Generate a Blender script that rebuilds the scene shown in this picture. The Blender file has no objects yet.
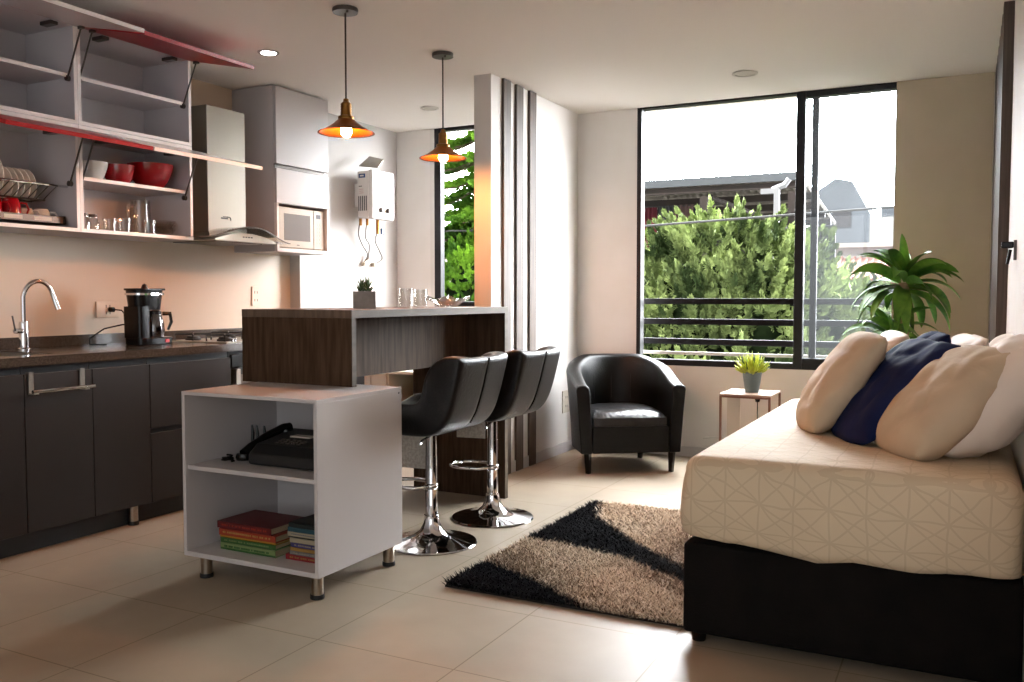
import bpy, bmesh, math, random
from mathutils import Vector, Matrix, Euler, noise
random.seed(7)
C = bpy.context.scene.collection
PI = math.pi

# ------------------------------------------------------------------ materials
def lin(c):
    if isinstance(c, str):
        c = [int(c[i:i+2], 16)/255 for i in (0, 2, 4)]
        return tuple((x/12.92 if x <= .04045 else ((x+.055)/1.055)**2.4) for x in c) + (1,)
    return tuple(c) + (1,) if len(c) == 3 else tuple(c)

def new_mat(name):
    m = bpy.data.materials.new(name); m.use_nodes = True
    nt = m.node_tree; b = nt.nodes['Principled BSDF']
    return m, nt, b

def mat(name, col, rough=.5, metal=0., col2=None, nscale=8., stretch=(1, 1, 1), bump=0., bscale=60., spec=.5, coat=0., sheen=0., detail=4., lo=.35, hi=.65, alpha=None):
    m, nt, b = new_mat(name)
    b.inputs['Base Color'].default_value = lin(col)
    b.inputs['Roughness'].default_value = rough
    b.inputs['Metallic'].default_value = metal
    b.inputs['Specular IOR Level'].default_value = spec
    b.inputs['Coat Weight'].default_value = coat
    b.inputs['Coat Roughness'].default_value = .08
    if sheen: b.inputs['Sheen Weight'].default_value = sheen
    L = nt.links.new
    tc = nt.nodes.new('ShaderNodeTexCoord'); mp = nt.nodes.new('ShaderNodeMapping')
    mp.inputs['Scale'].default_value = stretch
    L(tc.outputs['Object'], mp.inputs['Vector'])
    if col2:
        n = nt.nodes.new('ShaderNodeTexNoise'); n.inputs['Scale'].default_value = nscale; n.inputs['Detail'].default_value = detail
        r = nt.nodes.new('ShaderNodeValToRGB')
        r.color_ramp.elements[0].position = lo; r.color_ramp.elements[1].position = hi
        r.color_ramp.elements[0].color = lin(col); r.color_ramp.elements[1].color = lin(col2)
        L(mp.outputs[0], n.inputs['Vector']); L(n.outputs['Fac'], r.inputs[0]); L(r.outputs[0], b.inputs['Base Color'])
    if bump:
        n2 = nt.nodes.new('ShaderNodeTexNoise'); n2.inputs['Scale'].default_value = bscale; n2.inputs['Detail'].default_value = 3
        bp = nt.nodes.new('ShaderNodeBump'); bp.inputs['Strength'].default_value = bump; bp.inputs['Distance'].default_value = .01
        L(mp.outputs[0], n2.inputs['Vector']); L(n2.outputs['Fac'], bp.inputs['Height']); L(bp.outputs[0], b.inputs['Normal'])
    return m

def emis(name, col, s):
    m, nt, b = new_mat(name)
    b.inputs['Base Color'].default_value = lin(col)
    b.inputs['Emission Color'].default_value = lin(col); b.inputs['Emission Strength'].default_value = s
    return m

def glass(name, tint=(1, 1, 1), refl=.08, veil=0., veilcol=(.9, .9, .9), rough=.02, edge=.9):
    m, nt, b = new_mat(name); nt.nodes.remove(b)
    N = nt.nodes.new; L = nt.links.new
    out = [n for n in nt.nodes if n.type == 'OUTPUT_MATERIAL'][0]
    tr = N('ShaderNodeBsdfTransparent'); tr.inputs[0].default_value = lin(tint)
    gl = N('ShaderNodeBsdfGlossy'); gl.inputs['Roughness'].default_value = rough
    lw = N('ShaderNodeLayerWeight'); lw.inputs['Blend'].default_value = .25
    mm = N('ShaderNodeMapRange'); mm.inputs['To Min'].default_value = refl; mm.inputs['To Max'].default_value = edge
    L(lw.outputs['Facing'], mm.inputs[0])
    mx = N('ShaderNodeMixShader'); L(mm.outputs[0], mx.inputs[0]); L(tr.outputs[0], mx.inputs[1]); L(gl.outputs[0], mx.inputs[2])
    last = mx
    if veil:
        df = N('ShaderNodeBsdfTranslucent'); df.inputs[0].default_value = lin(veilcol)
        m2 = N('ShaderNodeMixShader'); m2.inputs[0].default_value = veil
        L(mx.outputs[0], m2.inputs[1]); L(df.outputs[0], m2.inputs[2]); last = m2
    L(last.outputs[0], out.inputs['Surface'])
    return m

M = {}
M['wall'] = mat('wall_paint', 'd3cfcb', .7, col2='cec9c4', nscale=3, bump=.03, bscale=200)
M['ceiling'] = mat('ceiling_paint', 'e2ddd8', .8, bump=.02, bscale=150)
M['wall_dim'] = mat('wall_paint_dimmed', 'aeaaa6', .75)  # copy of the white wall paint, darkened to offset overexposure there
M['splash'] = mat('backsplash_paint', 'c6b29c', .45)
M['black_frame'] = mat('black_aluminium', '121114', .45, spec=.25)
M['rail'] = mat('rail_paint', '0e0d0e', .6, spec=.12)
M['wood'] = mat('smoked_oak_laminate', '38291d', .6, spec=.1, col2='4d3b2d', nscale=9, stretch=(6, 6, .5), detail=6)
M['wood_top'] = mat('smoked_oak_top', '4a3a2e', .36, col2='604f41', nscale=9, stretch=(6, .5, 1), detail=6)
M['wood_edge'] = mat('grey_oak_edge', '4f453a', .55, spec=.2, col2='5c5044', nscale=9, stretch=(4, .6, 4))
M['slat'] = mat('slat_wood', '463c36', .55, spec=.3, col2='5a4e46', nscale=8, stretch=(8, 8, .4), detail=5)
M['white_lam'] = mat('white_melamine', 'b7b2b1', .38)
M['white_gloss'] = mat('white_gloss_lacquer', 'd8d4d2', .16)
M['edge_white'] = mat('white_edge_band', 'dcd4cf', .35)
M['cab_in'] = mat('cabinet_interior', 'c0bcbe', .5)
M['red_gloss'] = mat('red_gloss_lacquer', '98060f', .3, spec=.3)
M['dark_lam'] = mat('charcoal_laminate', '201b19', .5, spec=.3, col2='221d1a', nscale=5)
M['dark_gap'] = mat('dark_profile', '25272a', .4, .3)
M['granite'] = mat('brown_granite', '2e2620', .18, col2='51463c', nscale=260, detail=8, lo=.42, hi=.62)
M['steel'] = mat('brushed_steel', 'a39e94', .38, 1., bump=.02, bscale=90)
M['chrome'] = mat('chrome', 'd2d2d4', .07, 1.)
M['metal_dark'] = mat('dark_hinge_metal', '57524e', .35, .8)
M['nickel'] = mat('brushed_nickel_foot', '9c8f80', .3, 1.)
M['black_plastic'] = mat('black_plastic', '080809', .25, spec=.3)
M['black_matte'] = mat('black_matte_plastic', '131314', .5)
M['rubber'] = mat('black_rubber', '0d0d0d', .6)
M['leather'] = mat('black_leather', '090808', .36, spec=.28, bump=.25, bscale=120, col2='161414', nscale=20)
M['leather_chair'] = mat('armchair_leather', '080808', .4, spec=.22, bump=.2, bscale=120)
M['leather_soft'] = mat('black_leather_creased', '0c0b0b', .28, bump=.5, bscale=28, col2='181616', nscale=12)
M['bed_fabric'] = mat('black_velvet_upholstery', '0a0807', .95, col2='110d0b', spec=.15, nscale=12, bump=.15, bscale=250)
M['cush_beige'] = mat('beige_cushion_velvet', 'b3a189', .85, spec=.2, col2='bdab93', nscale=4, bump=.4, bscale=11)
M['cush_pale'] = mat('pale_cushion_satin', 'c9b8a6', .6, col2='d2c3b2', nscale=5, bump=.3, bscale=12)
M['cush_navy'] = mat('navy_cushion_velvet', '08153a', .85, col2='0c1d48', spec=.15, nscale=5, bump=.5, bscale=12)
M['cush_white'] = mat('white_pillow_cotton', 'd8cdc2', .85, col2='ded4ca', nscale=4, bump=.55, bscale=9)
M['tag_cloth'] = mat('grey_woven_cloth', 'a8a298', .9, col2='bdb7ad', nscale=90, stretch=(1, 1, 1), lo=.4, hi=.6)
M['concrete'] = mat('grey_concrete', '85827e', .85, col2='96928c', nscale=20, bump=.2)
M['soil'] = mat('potting_soil', '1c1510', .95, bump=.5, bscale=90)
M['succulent'] = mat('dark_succulent_leaf', '2d4a2c', .45, col2='4d6b40', nscale=18)
M['lime_leaf'] = mat('lime_succulent_leaf', '9fae2f', .5, col2='c3cc4e', nscale=25)
M['palm_leaf'] = mat('glossy_palm_leaf', '33601f', .5, spec=.25, col2='6f9a3a', nscale=9, lo=.4, hi=.7)
M['bark'] = mat('palm_bark', '6e5b45', .85, col2='927c62', nscale=14, stretch=(1, 1, 4), bump=.5)
M['pot_blue'] = mat('grey_blue_pot', '5e7276', .5)
M['pot_white'] = mat('white_ceramic_pot', 'cfcac2', .35)
M['brass'] = mat('aged_brass', '7a5526', .32, 1., col2='94693a', nscale=20)
M['shade_out'] = mat('copper_shade_outer', '9a5a20', .4, .8)
M['shade_in'] = mat('gold_shade_inner', '7a3c0c', .4, .5)
M['bulb'] = emis('warm_bulb', (1, .35, .09), 880)
M['led'] = emis('cool_led', (1, .98, 1), 130)
M['lamp_off'] = mat('frosted_diffuser', 'c9c3bc', .6)
M['cord'] = mat('brown_cord', '3a302a', .6)
M['ceramic'] = mat('white_ceramic', 'efeae2', .3)
M['red_ceramic'] = mat('red_ceramic', '9a0d16', .12, coat=.4)
M['paper'] = mat('book_pages', 'a89a7e', .9, col2='8f8268', nscale=60, stretch=(.3, .3, 12))
M['copper_frame'] = mat('brown_copper_frame', '6d4a3a', .4, .4)
M['table_wood'] = mat('side_table_wood', '8e7464', .45, col2='a08573', nscale=12, stretch=(.6, 6, 6))
M['panel_cream'] = mat('cream_panel', 'b9b0a2', .6)
M['beige_blind'] = mat('beige_blind_fabric', 'bcb09d', .85, col2='b5a996', nscale=3, bump=.1, bscale=300)
M['enamel'] = mat('white_enamel', 'ccc9c5', .25)
M['micro'] = mat('cream_microwave_body', 'b3aa9a', .35)
M['micro_glass'] = mat('microwave_window', '6e6a66', .2)
M['logo_blue'] = mat('blue_logo', '1b3f6e', .4)
M['ink'] = mat('dark_print', '3a3a3c', .5)
M['red_ink'] = mat('pale_red_print', 'b08a84', .5)
M['window_glass'] = glass('window_glass', (.985, .985, .985), .0, edge=.001)
M['hazy_glass'] = glass('hazy_window_glass', (.93, .95, .96), .03, veil=.0035, veilcol=(.9, .92, .95), edge=.6)  # translucent white mixed in stands for the pane's reflective haze
M['clear_glass'] = glass('clear_drinking_glass', (.93, .93, .92), .05, rough=.03, edge=.8)
M['carafe'] = glass('carafe_glass', (.35, .33, .32), .15, rough=.03)
M['canopy_glass'] = glass('hood_canopy_glass', (.62, .66, .64), .12)
M['yellow'] = mat('yellow_plastic', 'd0a818', .4)
M['outdoor_white'] = mat('white_render_wall', '94908a', .9)
M['outdoor_grey'] = mat('grey_render_wall', '4c5158', .9, col2='484c52', nscale=1)
M['terracotta'] = mat('terracotta_roof', '84564a', .9, col2='765046', nscale=6)
M['shed_tin'] = mat('corrugated_tin', '40444a', .6, .1)
M['shed_under'] = mat('weathered_tin_underside', '6a655e', .8, col2='57524b', nscale=4)
M['shed_wood'] = mat('brown_beam', '1c1411', .8, col2='261a16', nscale=6)
M['post_white'] = mat('white_post', '77777c', .6)
M['cloth_red'] = mat('red_cloth', '4a0818', .9); M['cloth_grey'] = mat('grey_cloth', '29272a', .9)
M['cloth_pink'] = mat('dusty_pink_cloth', '4a3534', .9); M['cloth_navy'] = mat('navy_cloth', '0e1226', .9)
M['wire'] = mat('grey_cable', '3a3a3a', .8, spec=.1)
M['street'] = mat('street_concrete', '6a6762', .9)
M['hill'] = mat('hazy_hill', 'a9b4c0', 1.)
M['trunk'] = mat('tree_bark', '4a3a2c', .9)
M['crown_shade'] = mat('shaded_foliage', '0e150a', 1., spec=0)
M['cypress'] = mat('cypress_foliage', '27341a', .85, col2='7d8c56', spec=.1, nscale=2.6, detail=6, lo=.38, hi=.66)
M['pine'] = mat('araucaria_foliage', '25420e', .85, col2='5f8522', spec=.1, nscale=2.2, detail=5, lo=.38, hi=.66)

M['hose'] = mat('braided_hose', '7a7672', .5)
# floor tiles
def floor_mat():
    m, nt, b = new_mat('beige_porcelain_tile'); N = nt.nodes.new; L = nt.links.new
    tc = N('ShaderNodeTexCoord'); mp = N('ShaderNodeMapping'); mp.inputs['Location'].default_value = (-.289+.517*20, -.525+.517*20, 0)
    br = N('ShaderNodeTexBrick'); br.offset = 0; br.squash = 1
    br.inputs['Scale'].default_value = 1; br.inputs['Brick Width'].default_value = .517; br.inputs['Row Height'].default_value = .517
    br.inputs['Mortar Size'].default_value = .0024; br.inputs['Mortar Smooth'].default_value = .1; br.inputs['Bias'].default_value = 0
    br.inputs['Color1'].default_value = lin('988b7a'); br.inputs['Color2'].default_value = lin('948776'); br.inputs['Mortar'].default_value = lin('74664f')
    n = N('ShaderNodeTexNoise'); n.inputs['Scale'].default_value = 2.2; n.inputs['Detail'].default_value = 7
    mx = N('ShaderNodeMix'); mx.data_type = 'RGBA'; mx.blend_type = 'MULTIPLY'; mx.inputs[0].default_value = .55
    r = N('ShaderNodeValToRGB'); r.color_ramp.elements[0].color = (.72, .70, .68, 1); r.color_ramp.elements[1].color = (1.1, 1.08, 1.05, 1)
    r.color_ramp.elements[0].position = .35; r.color_ramp.elements[1].position = .65
    L(tc.outputs['Object'], mp.inputs[0]); L(mp.outputs[0], br.inputs['Vector']); L(tc.outputs['Object'], n.inputs['Vector'])
    L(n.outputs['Fac'], r.inputs[0]); L(br.outputs['Color'], mx.inputs[6]); L(r.outputs[0], mx.inputs[7]); L(mx.outputs[2], b.inputs['Base Color'])
    b.inputs['Roughness'].default_value = .46; b.inputs['Specular IOR Level'].default_value = .32
    return m
M['floor'] = floor_mat()

def quilt_mat():
    m, nt, b = new_mat('quilted_bedspread'); N = nt.nodes.new; L = nt.links.new
    tc = N('ShaderNodeTexCoord'); n = N('ShaderNodeTexNoise'); n.inputs['Scale'].default_value = 5
    va = N('ShaderNodeVectorMath'); va.operation = 'MULTIPLY_ADD'; va.inputs[1].default_value = (.03, .03, .03)
    L(tc.outputs['Object'], n.inputs['Vector']); L(n.outputs['Color'], va.inputs[0]); L(tc.outputs['Object'], va.inputs[2])
    sp = N('ShaderNodeSeparateXYZ'); L(va.outputs[0], sp.inputs[0])
    def mth(op, a, c=None, v=None):
        k = N('ShaderNodeMath'); k.operation = op; L(a, k.inputs[0])
        if c is not None: L(c, k.inputs[1])
        if v is not None: k.inputs[1].default_value = v
        return k.outputs[0]
    u = mth('MULTIPLY', sp.outputs[0], v=1/.105)
    vv = mth('MULTIPLY', mth('SUBTRACT', sp.outputs[2], sp.outputs[1]), v=1/.085)
    def line(e, s=1.):   # distance to nearest integer
        f = mth('PINGPONG', e, v=.5)
        return mth('LESS_THAN', f, v=.028*s)
    a = mth('ADD', u, vv); d = mth('SUBTRACT', u, vv)
    tot = line(u)
    for e, s in ((vv, 1), (a, 1.4), (d, 1.4), (mth('ADD', mth('MULTIPLY', u, v=.5), vv), 1.2)):
        tot = mth('MAXIMUM', tot, line(e, s))
    mx = N('ShaderNodeMix'); mx.data_type = 'RGBA'; mx.inputs[6].default_value = lin('c6b498'); mx.inputs[7].default_value = lin('a5937a')
    L(mth('MULTIPLY', tot, v=.38), mx.inputs[0]); L(mx.outputs[2], b.inputs['Base Color'])
    bp = N('ShaderNodeBump'); bp.inputs['Strength'].default_value = .35; bp.inputs['Distance'].default_value = .006; bp.invert = True
    n3 = N('ShaderNodeTexNoise'); n3.inputs['Scale'].default_value = 14; L(tc.outputs['Object'], n3.inputs['Vector'])
    L(mth('ADD', tot, n3.outputs['Fac']), bp.inputs['Height']); L(bp.outputs[0], b.inputs['Normal'])
    b.inputs['Roughness'].default_value = .8
    return m
M['quilt'] = quilt_mat()

# ------------------------------------------------------------------ mesh helpers
class MB:
    def __init__(s): s.v = []; s.f = []; s.m = []; s.cm = 0
    def add(s, vs, fs):
        o = len(s.v); s.v += [tuple(p) for p in vs]; s.f += [tuple(i+o for i in f) for f in fs]; s.m += [s.cm]*len(fs); return s
    def box(s, x0, x1, y0, y1, z0, z1, mtx=None):
        vs = [Vector(p) for p in ((x0,y0,z0),(x1,y0,z0),(x1,y1,z0),(x0,y1,z0),(x0,y0,z1),(x1,y0,z1),(x1,y1,z1),(x0,y1,z1))]
        if mtx: vs = [mtx @ p for p in vs]
        return s.add(vs, [(0,3,2,1),(4,5,6,7),(0,1,5,4),(1,2,6,5),(2,3,7,6),(3,0,4,7)])
    def prism(s, pts, d):   # pts 3-D loop, extruded by vector d
        n = len(pts); d = Vector(d); a = [Vector(p) for p in pts]
        return s.add(a+[p+d for p in a], [tuple(range(n))[::-1], tuple(range(n, 2*n))]+[(i,(i+1)%n,(i+1)%n+n,i+n) for i in range(n)])
    def tube(s, path, r, n=10, caps=True):
        path = [Vector(p) for p in path]; rs = r if isinstance(r, (list, tuple)) else [r]*len(path)
        vs = []; up = None
        for i, p in enumerate(path):
            t = (path[min(i+1, len(path)-1)]-path[max(i-1, 0)]).normalized()
            if up is None:
                a = Vector((0,0,1)) if abs(t.z) < .9 else Vector((1,0,0)); up = (a-t*a.dot(t)).normalized()
            else:
                up = (up-t*up.dot(t)); up = up.normalized() if up.length > 1e-6 else Vector((1,0,0))
            q = t.cross(up)
            vs += [p+(up*math.cos(2*PI*k/n)+q*math.sin(2*PI*k/n))*rs[i] for k in range(n)]
        fs = [(i*n+k, i*n+(k+1)%n, (i+1)*n+(k+1)%n, (i+1)*n+k) for i in range(len(path)-1) for k in range(n)]
        if caps: fs += [tuple(range(n))[::-1], tuple((len(path)-1)*n+k for k in range(n))]
        return s.add(vs, fs)
    def cyl(s, x, y, z0, z1, r, n=20, r1=None): return s.tube([(x,y,z0),(x,y,z1)], [r, r if r1 is None else r1], n)
    def lathe(s, prof, c=(0,0,0), n=32, mtx=None, sx=1, sy=1):
        vs = []
        for r, z in prof:
            for k in range(n):
                p = Vector((math.cos(2*PI*k/n)*r*sx, math.sin(2*PI*k/n)*r*sy, z))
                if mtx: p = mtx @ p
                vs.append(p+Vector(c))
        fs = [(i*n+k, i*n+(k+1)%n, (i+1)*n+(k+1)%n, (i+1)*n+k) for i in range(len(prof)-1) for k in range(n)]
        if prof[0][0] > 1e-5: fs.append(tuple(range(n))[::-1])
        if prof[-1][0] > 1e-5: fs.append(tuple((len(prof)-1)*n+k for k in range(n)))
        return s.add(vs, fs)
    def shell(s, prof, c=(0,0,0), n=32, mtx=None):   # closed profile of revolution (hollow things)
        vs = []
        m = len(prof)
        for r, z in prof:
            for k in range(n):
                p = Vector((math.cos(2*PI*k/n)*r, math.sin(2*PI*k/n)*r, z))
                if mtx: p = mtx @ p
                vs.append(p+Vector(c))
        return s.add(vs, [(i*n+k, i*n+(k+1)%n, ((i+1)%m)*n+(k+1)%n, ((i+1)%m)*n+k) for i in range(m) for k in range(n)])
    def scl(s, k=.84, c=(-3.93, 3.42)): s.v = [(c[0]+(p[0]-c[0])*k, c[1]+(p[1]-c[1])*k, p[2]) for p in s.v]; return s
    def build(s, name, m, parent=None, smooth=False, bevel=0., seg=2, loc=None, sub=0):
        o_w = Vector((0,0,0)); q = parent
        while q is not None: o_w += q.location; q = q.parent
        if parent is None:
            if loc is not None: own = Vector(loc)
            else:
                xs = [p[0] for p in s.v]; ys = [p[1] for p in s.v]; zs = [p[2] for p in s.v]
                own = Vector(((min(xs)+max(xs))/2, (min(ys)+max(ys))/2, min(zs)))
            o_w = own
        me = bpy.data.meshes.new(name)
        me.from_pydata([(p[0]-o_w.x, p[1]-o_w.y, p[2]-o_w.z) for p in s.v], [], s.f)
        mats = m if isinstance(m, (list, tuple)) else [m]
        for mm in mats: me.materials.append(mm)
        if len(mats) > 1:
            for p, k in zip(me.polygons, s.m): p.material_index = k
        me.update()
        bm = bmesh.new(); bm.from_mesh(me)
        if len(bm.faces) < 30000:
            bmesh.ops.remove_doubles(bm, verts=bm.verts, dist=1e-6)
            bmesh.ops.recalc_face_normals(bm, faces=bm.faces)
        bm.to_mesh(me); bm.free()
        if smooth:
            for p in me.polygons: p.use_smooth = True
            if smooth != 'all':
                try: me.set_sharp_from_angle(angle=math.radians(40))
                except Exception: pass
        o = bpy.data.objects.new(name, me); C.objects.link(o)
        if parent is None: o.location = o_w
        else: o.parent = parent
        if bevel:
            b = o.modifiers.new('bevel', 'BEVEL'); b.width = bevel; b.segments = seg; b.limit_method = 'ANGLE'
        if sub:
            b = o.modifiers.new('sub', 'SUBSURF'); b.levels = sub; b.render_levels = sub
        return o

def tag(o, label, cat, group=None, kind=None):
    o['label'] = label; o['category'] = cat
    if group: o['group'] = group
    if kind: o['kind'] = kind
    return o
def thing(name, loc, label, cat, group=None):
    o = bpy.data.objects.new(name, None); C.objects.link(o); o.location = loc; o.empty_display_size = .05
    return tag(o, label, cat, group)
def struct(o): o['kind'] = 'structure'; return o
def copy_tree(o, parent=None):
    c = o.copy(); C.objects.link(c)
    if parent is not None: c.parent = parent; c.matrix_parent_inverse = o.matrix_parent_inverse.copy()
    for ch in [x for x in list(C.objects) if x.parent == o]: copy_tree(ch, c)
    return c
def box(name, m, d, parent=None, bevel=0., **k): return MB().box(*d).build(name, m, parent, bevel=bevel, **k)
def place(o, loc, rz): o.location = loc; o.rotation_euler = (0, 0, rz)
def sbox(name, m, *ds):
    b = MB()
    for d in ds: b.box(*d)
    return struct(b.build(name, m))

SKY, SKYB = 56, 2.4
# ------------------------------------------------------------------ camera, world, view
cam = bpy.data.cameras.new('camera'); co = bpy.data.objects.new('camera', cam); C.objects.link(co)
cam.sensor_width = 36; cam.lens = 36*890/1024; cam.clip_start = .02; cam.clip_end = 600
pitch = math.atan(44/890); yaw = math.atan((968-512)/(890/math.cos(pitch)))
co.location = (0, 0, 1.12); co.rotation_euler = (PI/2-pitch, 0, yaw)
S = bpy.context.scene; S.camera = co
S.view_settings.view_transform = 'Standard'; S.view_settings.look = 'None'; S.view_settings.gamma = 1
S.view_settings.use_curve_mapping = False; S.view_settings.exposure = EXPO = 0.0
S.cycles.use_denoising = True
S.cycles.max_bounces = 14; S.cycles.diffuse_bounces = 8; S.cycles.glossy_bounces = 4; S.cycles.transparent_max_bounces = 16
S.cycles.sample_clamp_indirect = 30; S.cycles.caustics_reflective = False; S.cycles.caustics_refractive = False
w = bpy.data.worlds.new('sky'); S.world = w; w.use_nodes = True
bg = w.node_tree.nodes['Background']; bg.inputs[0].default_value = (.94, .97, 1, 1)
# bright hazy sky on the window side (towards the sun haze), dimmer sky behind the building
_N = w.node_tree.nodes.new; _L = w.node_tree.links.new
_tc = _N('ShaderNodeTexCoord'); _sp = _N('ShaderNodeSeparateXYZ'); _mr = _N('ShaderNodeMapRange'); _mr.interpolation_type = 'SMOOTHSTEP'
_mr.inputs['From Min'].default_value = -.25; _mr.inputs['From Max'].default_value = .45; _mr.inputs['To Min'].default_value = SKYB; _mr.inputs['To Max'].default_value = SKY
_L(_tc.outputs['Generated'], _sp.inputs[0]); _L(_sp.outputs[1], _mr.inputs[0]); _L(_mr.outputs[0], bg.inputs[1])

# ------------------------------------------------------------------ room shell
H = 2.46; YW = 6.102
sbox('floor', M['floor'], (-4.45, 2.2, -1.8, 6.3, -.1, 0))
sbox('ceiling', M['ceiling'], (-4.45, 2.2, -1.8, 6.3, H, H+.15))
sbox('wall_kitchen', M['splash'], (-4.45, -4.27, -1.8, 4.9, 0, H))
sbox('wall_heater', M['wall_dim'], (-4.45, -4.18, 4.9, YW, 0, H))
WX0, WX1, WZ0 = -2.117, -.416, .64
SX0, SX1, SZ0 = -3.86, -2.95, 1.04
sbox('wall_window', M['wall'], (-4.45, SX0, YW, YW+.07, 0, H), (SX0, SX1, YW, YW+.07, 0, SZ0), (SX1, WX0, YW, YW+.07, 0, H),
     (WX0, WX1, YW, YW+.07, 0, WZ0), (WX1, .35, YW, YW+.07, 0, H))
sbox('wall_slats', M['wall'], (-2.694, -2.577, 4.76, YW, 0, H))
sbox('wall_right', M['wall'], (.16, .35, 2.0, YW, 0, H))
sbox('wall_side', M['wall'], (.35, 2.2, 2.0, 2.2, 0, H))
sbox('wall_far_right', M['wall'], (2.2, 2.35, -1.8, 2.2, 0, H))
sbox('wall_back', M['wall'], (-4.45, -3.0, -1.95, -1.8, 0, H), (-3.0, 1.9, -1.95, -1.8, 0, .12), (1.9, 2.35, -1.95, -1.8, 0, H), (-3.0, 1.9, -1.95, -1.8, 2.38, H))
# unseen glazed opening behind the camera, added for soft fill light
w3 = bpy.data.objects.new('fill_window', None); C.objects.link(w3); w3.location = (-.5, -1.87, .12); struct(w3)
f3 = MB()
for x in (-3.0, -1.39, .22, 1.85): f3.box(x, x+.05, -1.9, -1.84, .12, 2.38)
f3.box(-3.0, 1.9, -1.9, -1.84, .12, .17).box(-3.0, 1.9, -1.9, -1.84, 2.33, 2.38).build('window_frame', M['black_frame'], w3)
MB().box(-2.95, 1.85, -1.872, -1.868, .17, 2.33).build('pane', M['window_glass'], w3)
sbox('baseboard_left', M['white_lam'], (-2.577, -2.567, 4.76, YW, 0, .07))
sbox('baseboard_window', M['white_lam'], (-2.577, .15, YW-.01, YW, 0, .07))

# main window
wn = bpy.data.objects.new('window_1', None); C.objects.link(wn); wn.location = (-1.27, 6.13, WZ0); struct(wn)
fr = MB(); fy0, fy1 = 6.098, 6.176
fr.box(WX0, WX0+.03, fy0, fy1, WZ0, H).box(WX0, -1.0, fy0, fy1, H-.012, H).box(-1.0, WX1, fy0, fy1, H-.04, H)
fr.box(WX0, WX1, fy0, fy1, WZ0, WZ0+.04).box(WX1-.012, WX1, fy0, fy1, WZ0, H)
fr.build('window_frame', M['black_frame'], wn, bevel=.003)
MB().box(-1.026, -.968, 6.09, 6.15, WZ0+.01, H).box(-.968, WX1, 6.10, 6.15, WZ0+.01, WZ0+.075).build('sliding_sash', M['black_frame'], wn, bevel=.003)
MB().box(-.935, -.892, 6.15, 6.175, WZ0+.03, H).build('outer_stile', M['black_frame'], wn, bevel=.003)
MB().box(WX0+.03, -1.026, 6.125, 6.129, WZ0+.04, H).build('left_pane', M['window_glass'], wn)
MB().box(-.968, WX1-.01, 6.118, 6.122, WZ0+.07, H).build('right_pane', M['hazy_glass'], wn)
# small kitchen window
w2 = bpy.data.objects.new('window_2', None); C.objects.link(w2); w2.location = (-3.4, 6.13, SZ0); struct(w2)
MB().box(-3.82, -3.762, 6.10, 6.16, SZ0, H-.01).box(-3.82, SX1, 6.10, 6.16, SZ0, SZ0+.045).box(-3.82, SX1, 6.10, 6.16, H-.025, H).box(SX1-.04, SX1, 6.10, 6.16, SZ0, H).build('window_frame', M['black_frame'], w2, bevel=.003)
MB().box(SX0, -3.82, 6.10, 6.17, SZ0, H).build('white_jamb', M['enamel'], w2)
MB().box(-3.762, SX1-.04, 6.128, 6.132, SZ0+.045, H-.025).build('pane', M['window_glass'], w2)

# balcony rails outside
rl = thing('balcony_railing', (-1.3, 6.35, .6), 'black horizontal metal balcony railing outside the large window', 'railing')
for z0, z1 in ((1.068, 1.11), (.92, .963), (.775, .818)):
    box('rail', M['rail'], (-2.6, .1, 6.33, 6.37, z0, z1), rl, .004)
for x in (-2.55, .05): box('post', M['rail'], (x-.02, x+.02, 6.33, 6.37, .5, 1.11), rl)
box('lower_rail', M['steel'], (-2.6, .1, 6.34, 6.36, .70, .722), rl)
box('bracket', M['rail'], (-2.6, .1, 6.28, 6.39, .46, .5), rl)
tag(MB().tube([(-5.5, 8.2, 1.83), (-3, 8.2, 1.79), (.5, 8.2, 1.92)], .011, 6).build('power_cable', M['wire'], smooth=True), 'thin grey overhead cable crossing in front of the garden tree', 'cable')

# slats on the partition wall
names = ['nearest the kitchen bar', 'in the middle of the three', 'nearest the armchair']
for i, y in enumerate((4.895, 5.07, 5.262)):
    o = box('wall_slat', M['slat'], (-2.577, -2.559, y, y+.095, .0, H), None, .002)
    tag(o, 'dark wood slat on the white partition wall, '+names[i], 'slat', 'wooden slats on the partition wall')
pos = ['nearest to the bed front', 'second counted from the nearest', 'third counted from the nearest', 'fourth counted from the nearest', 'fifth counted from the nearest', 'sixth counted from the nearest', 'farthest, touching the window wall']
for i in range(7):
    y = 4.68+i*.2
    o = box('wall_slat', M['slat'], (.116, .16, y, y+.1, 0, H), None, .002)
    tag(o, 'vertical wooden slat on right wall, '+pos[i], 'slat', 'wooden slats on the right wall')
hk = thing('wall_hook', (.16, 3.9, 1.25), 'small black metal hook on the right wall by the slats', 'hook')
box('plate', M['metal_dark'], (.15, .16, 3.87, 3.91, 1.26, 1.335), hk)
MB().box(.108, .15, 3.875, 3.905, 1.305, 1.33).build('arm', M['black_plastic'], hk, bevel=.004)
MB().tube([(.14, 3.89, 1.30), (.135, 3.89, 1.27), (.13, 3.89, 1.245)], .006, 8).build('curl', M['black_plastic'], hk, smooth=True)

# blind
bl = thing('roller_blind', (-.15, 6.085, 0), 'beige fabric roller blind hanging right of the window, behind the palm', 'blind')
box('fabric', M['beige_blind'], (-.424, .112, 6.084, 6.087, .42, H-.002), bl)
box('bottom_bar', M['cush_pale'], (-.424, .112, 6.079, 6.092, .39, .42), bl, .003)

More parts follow.
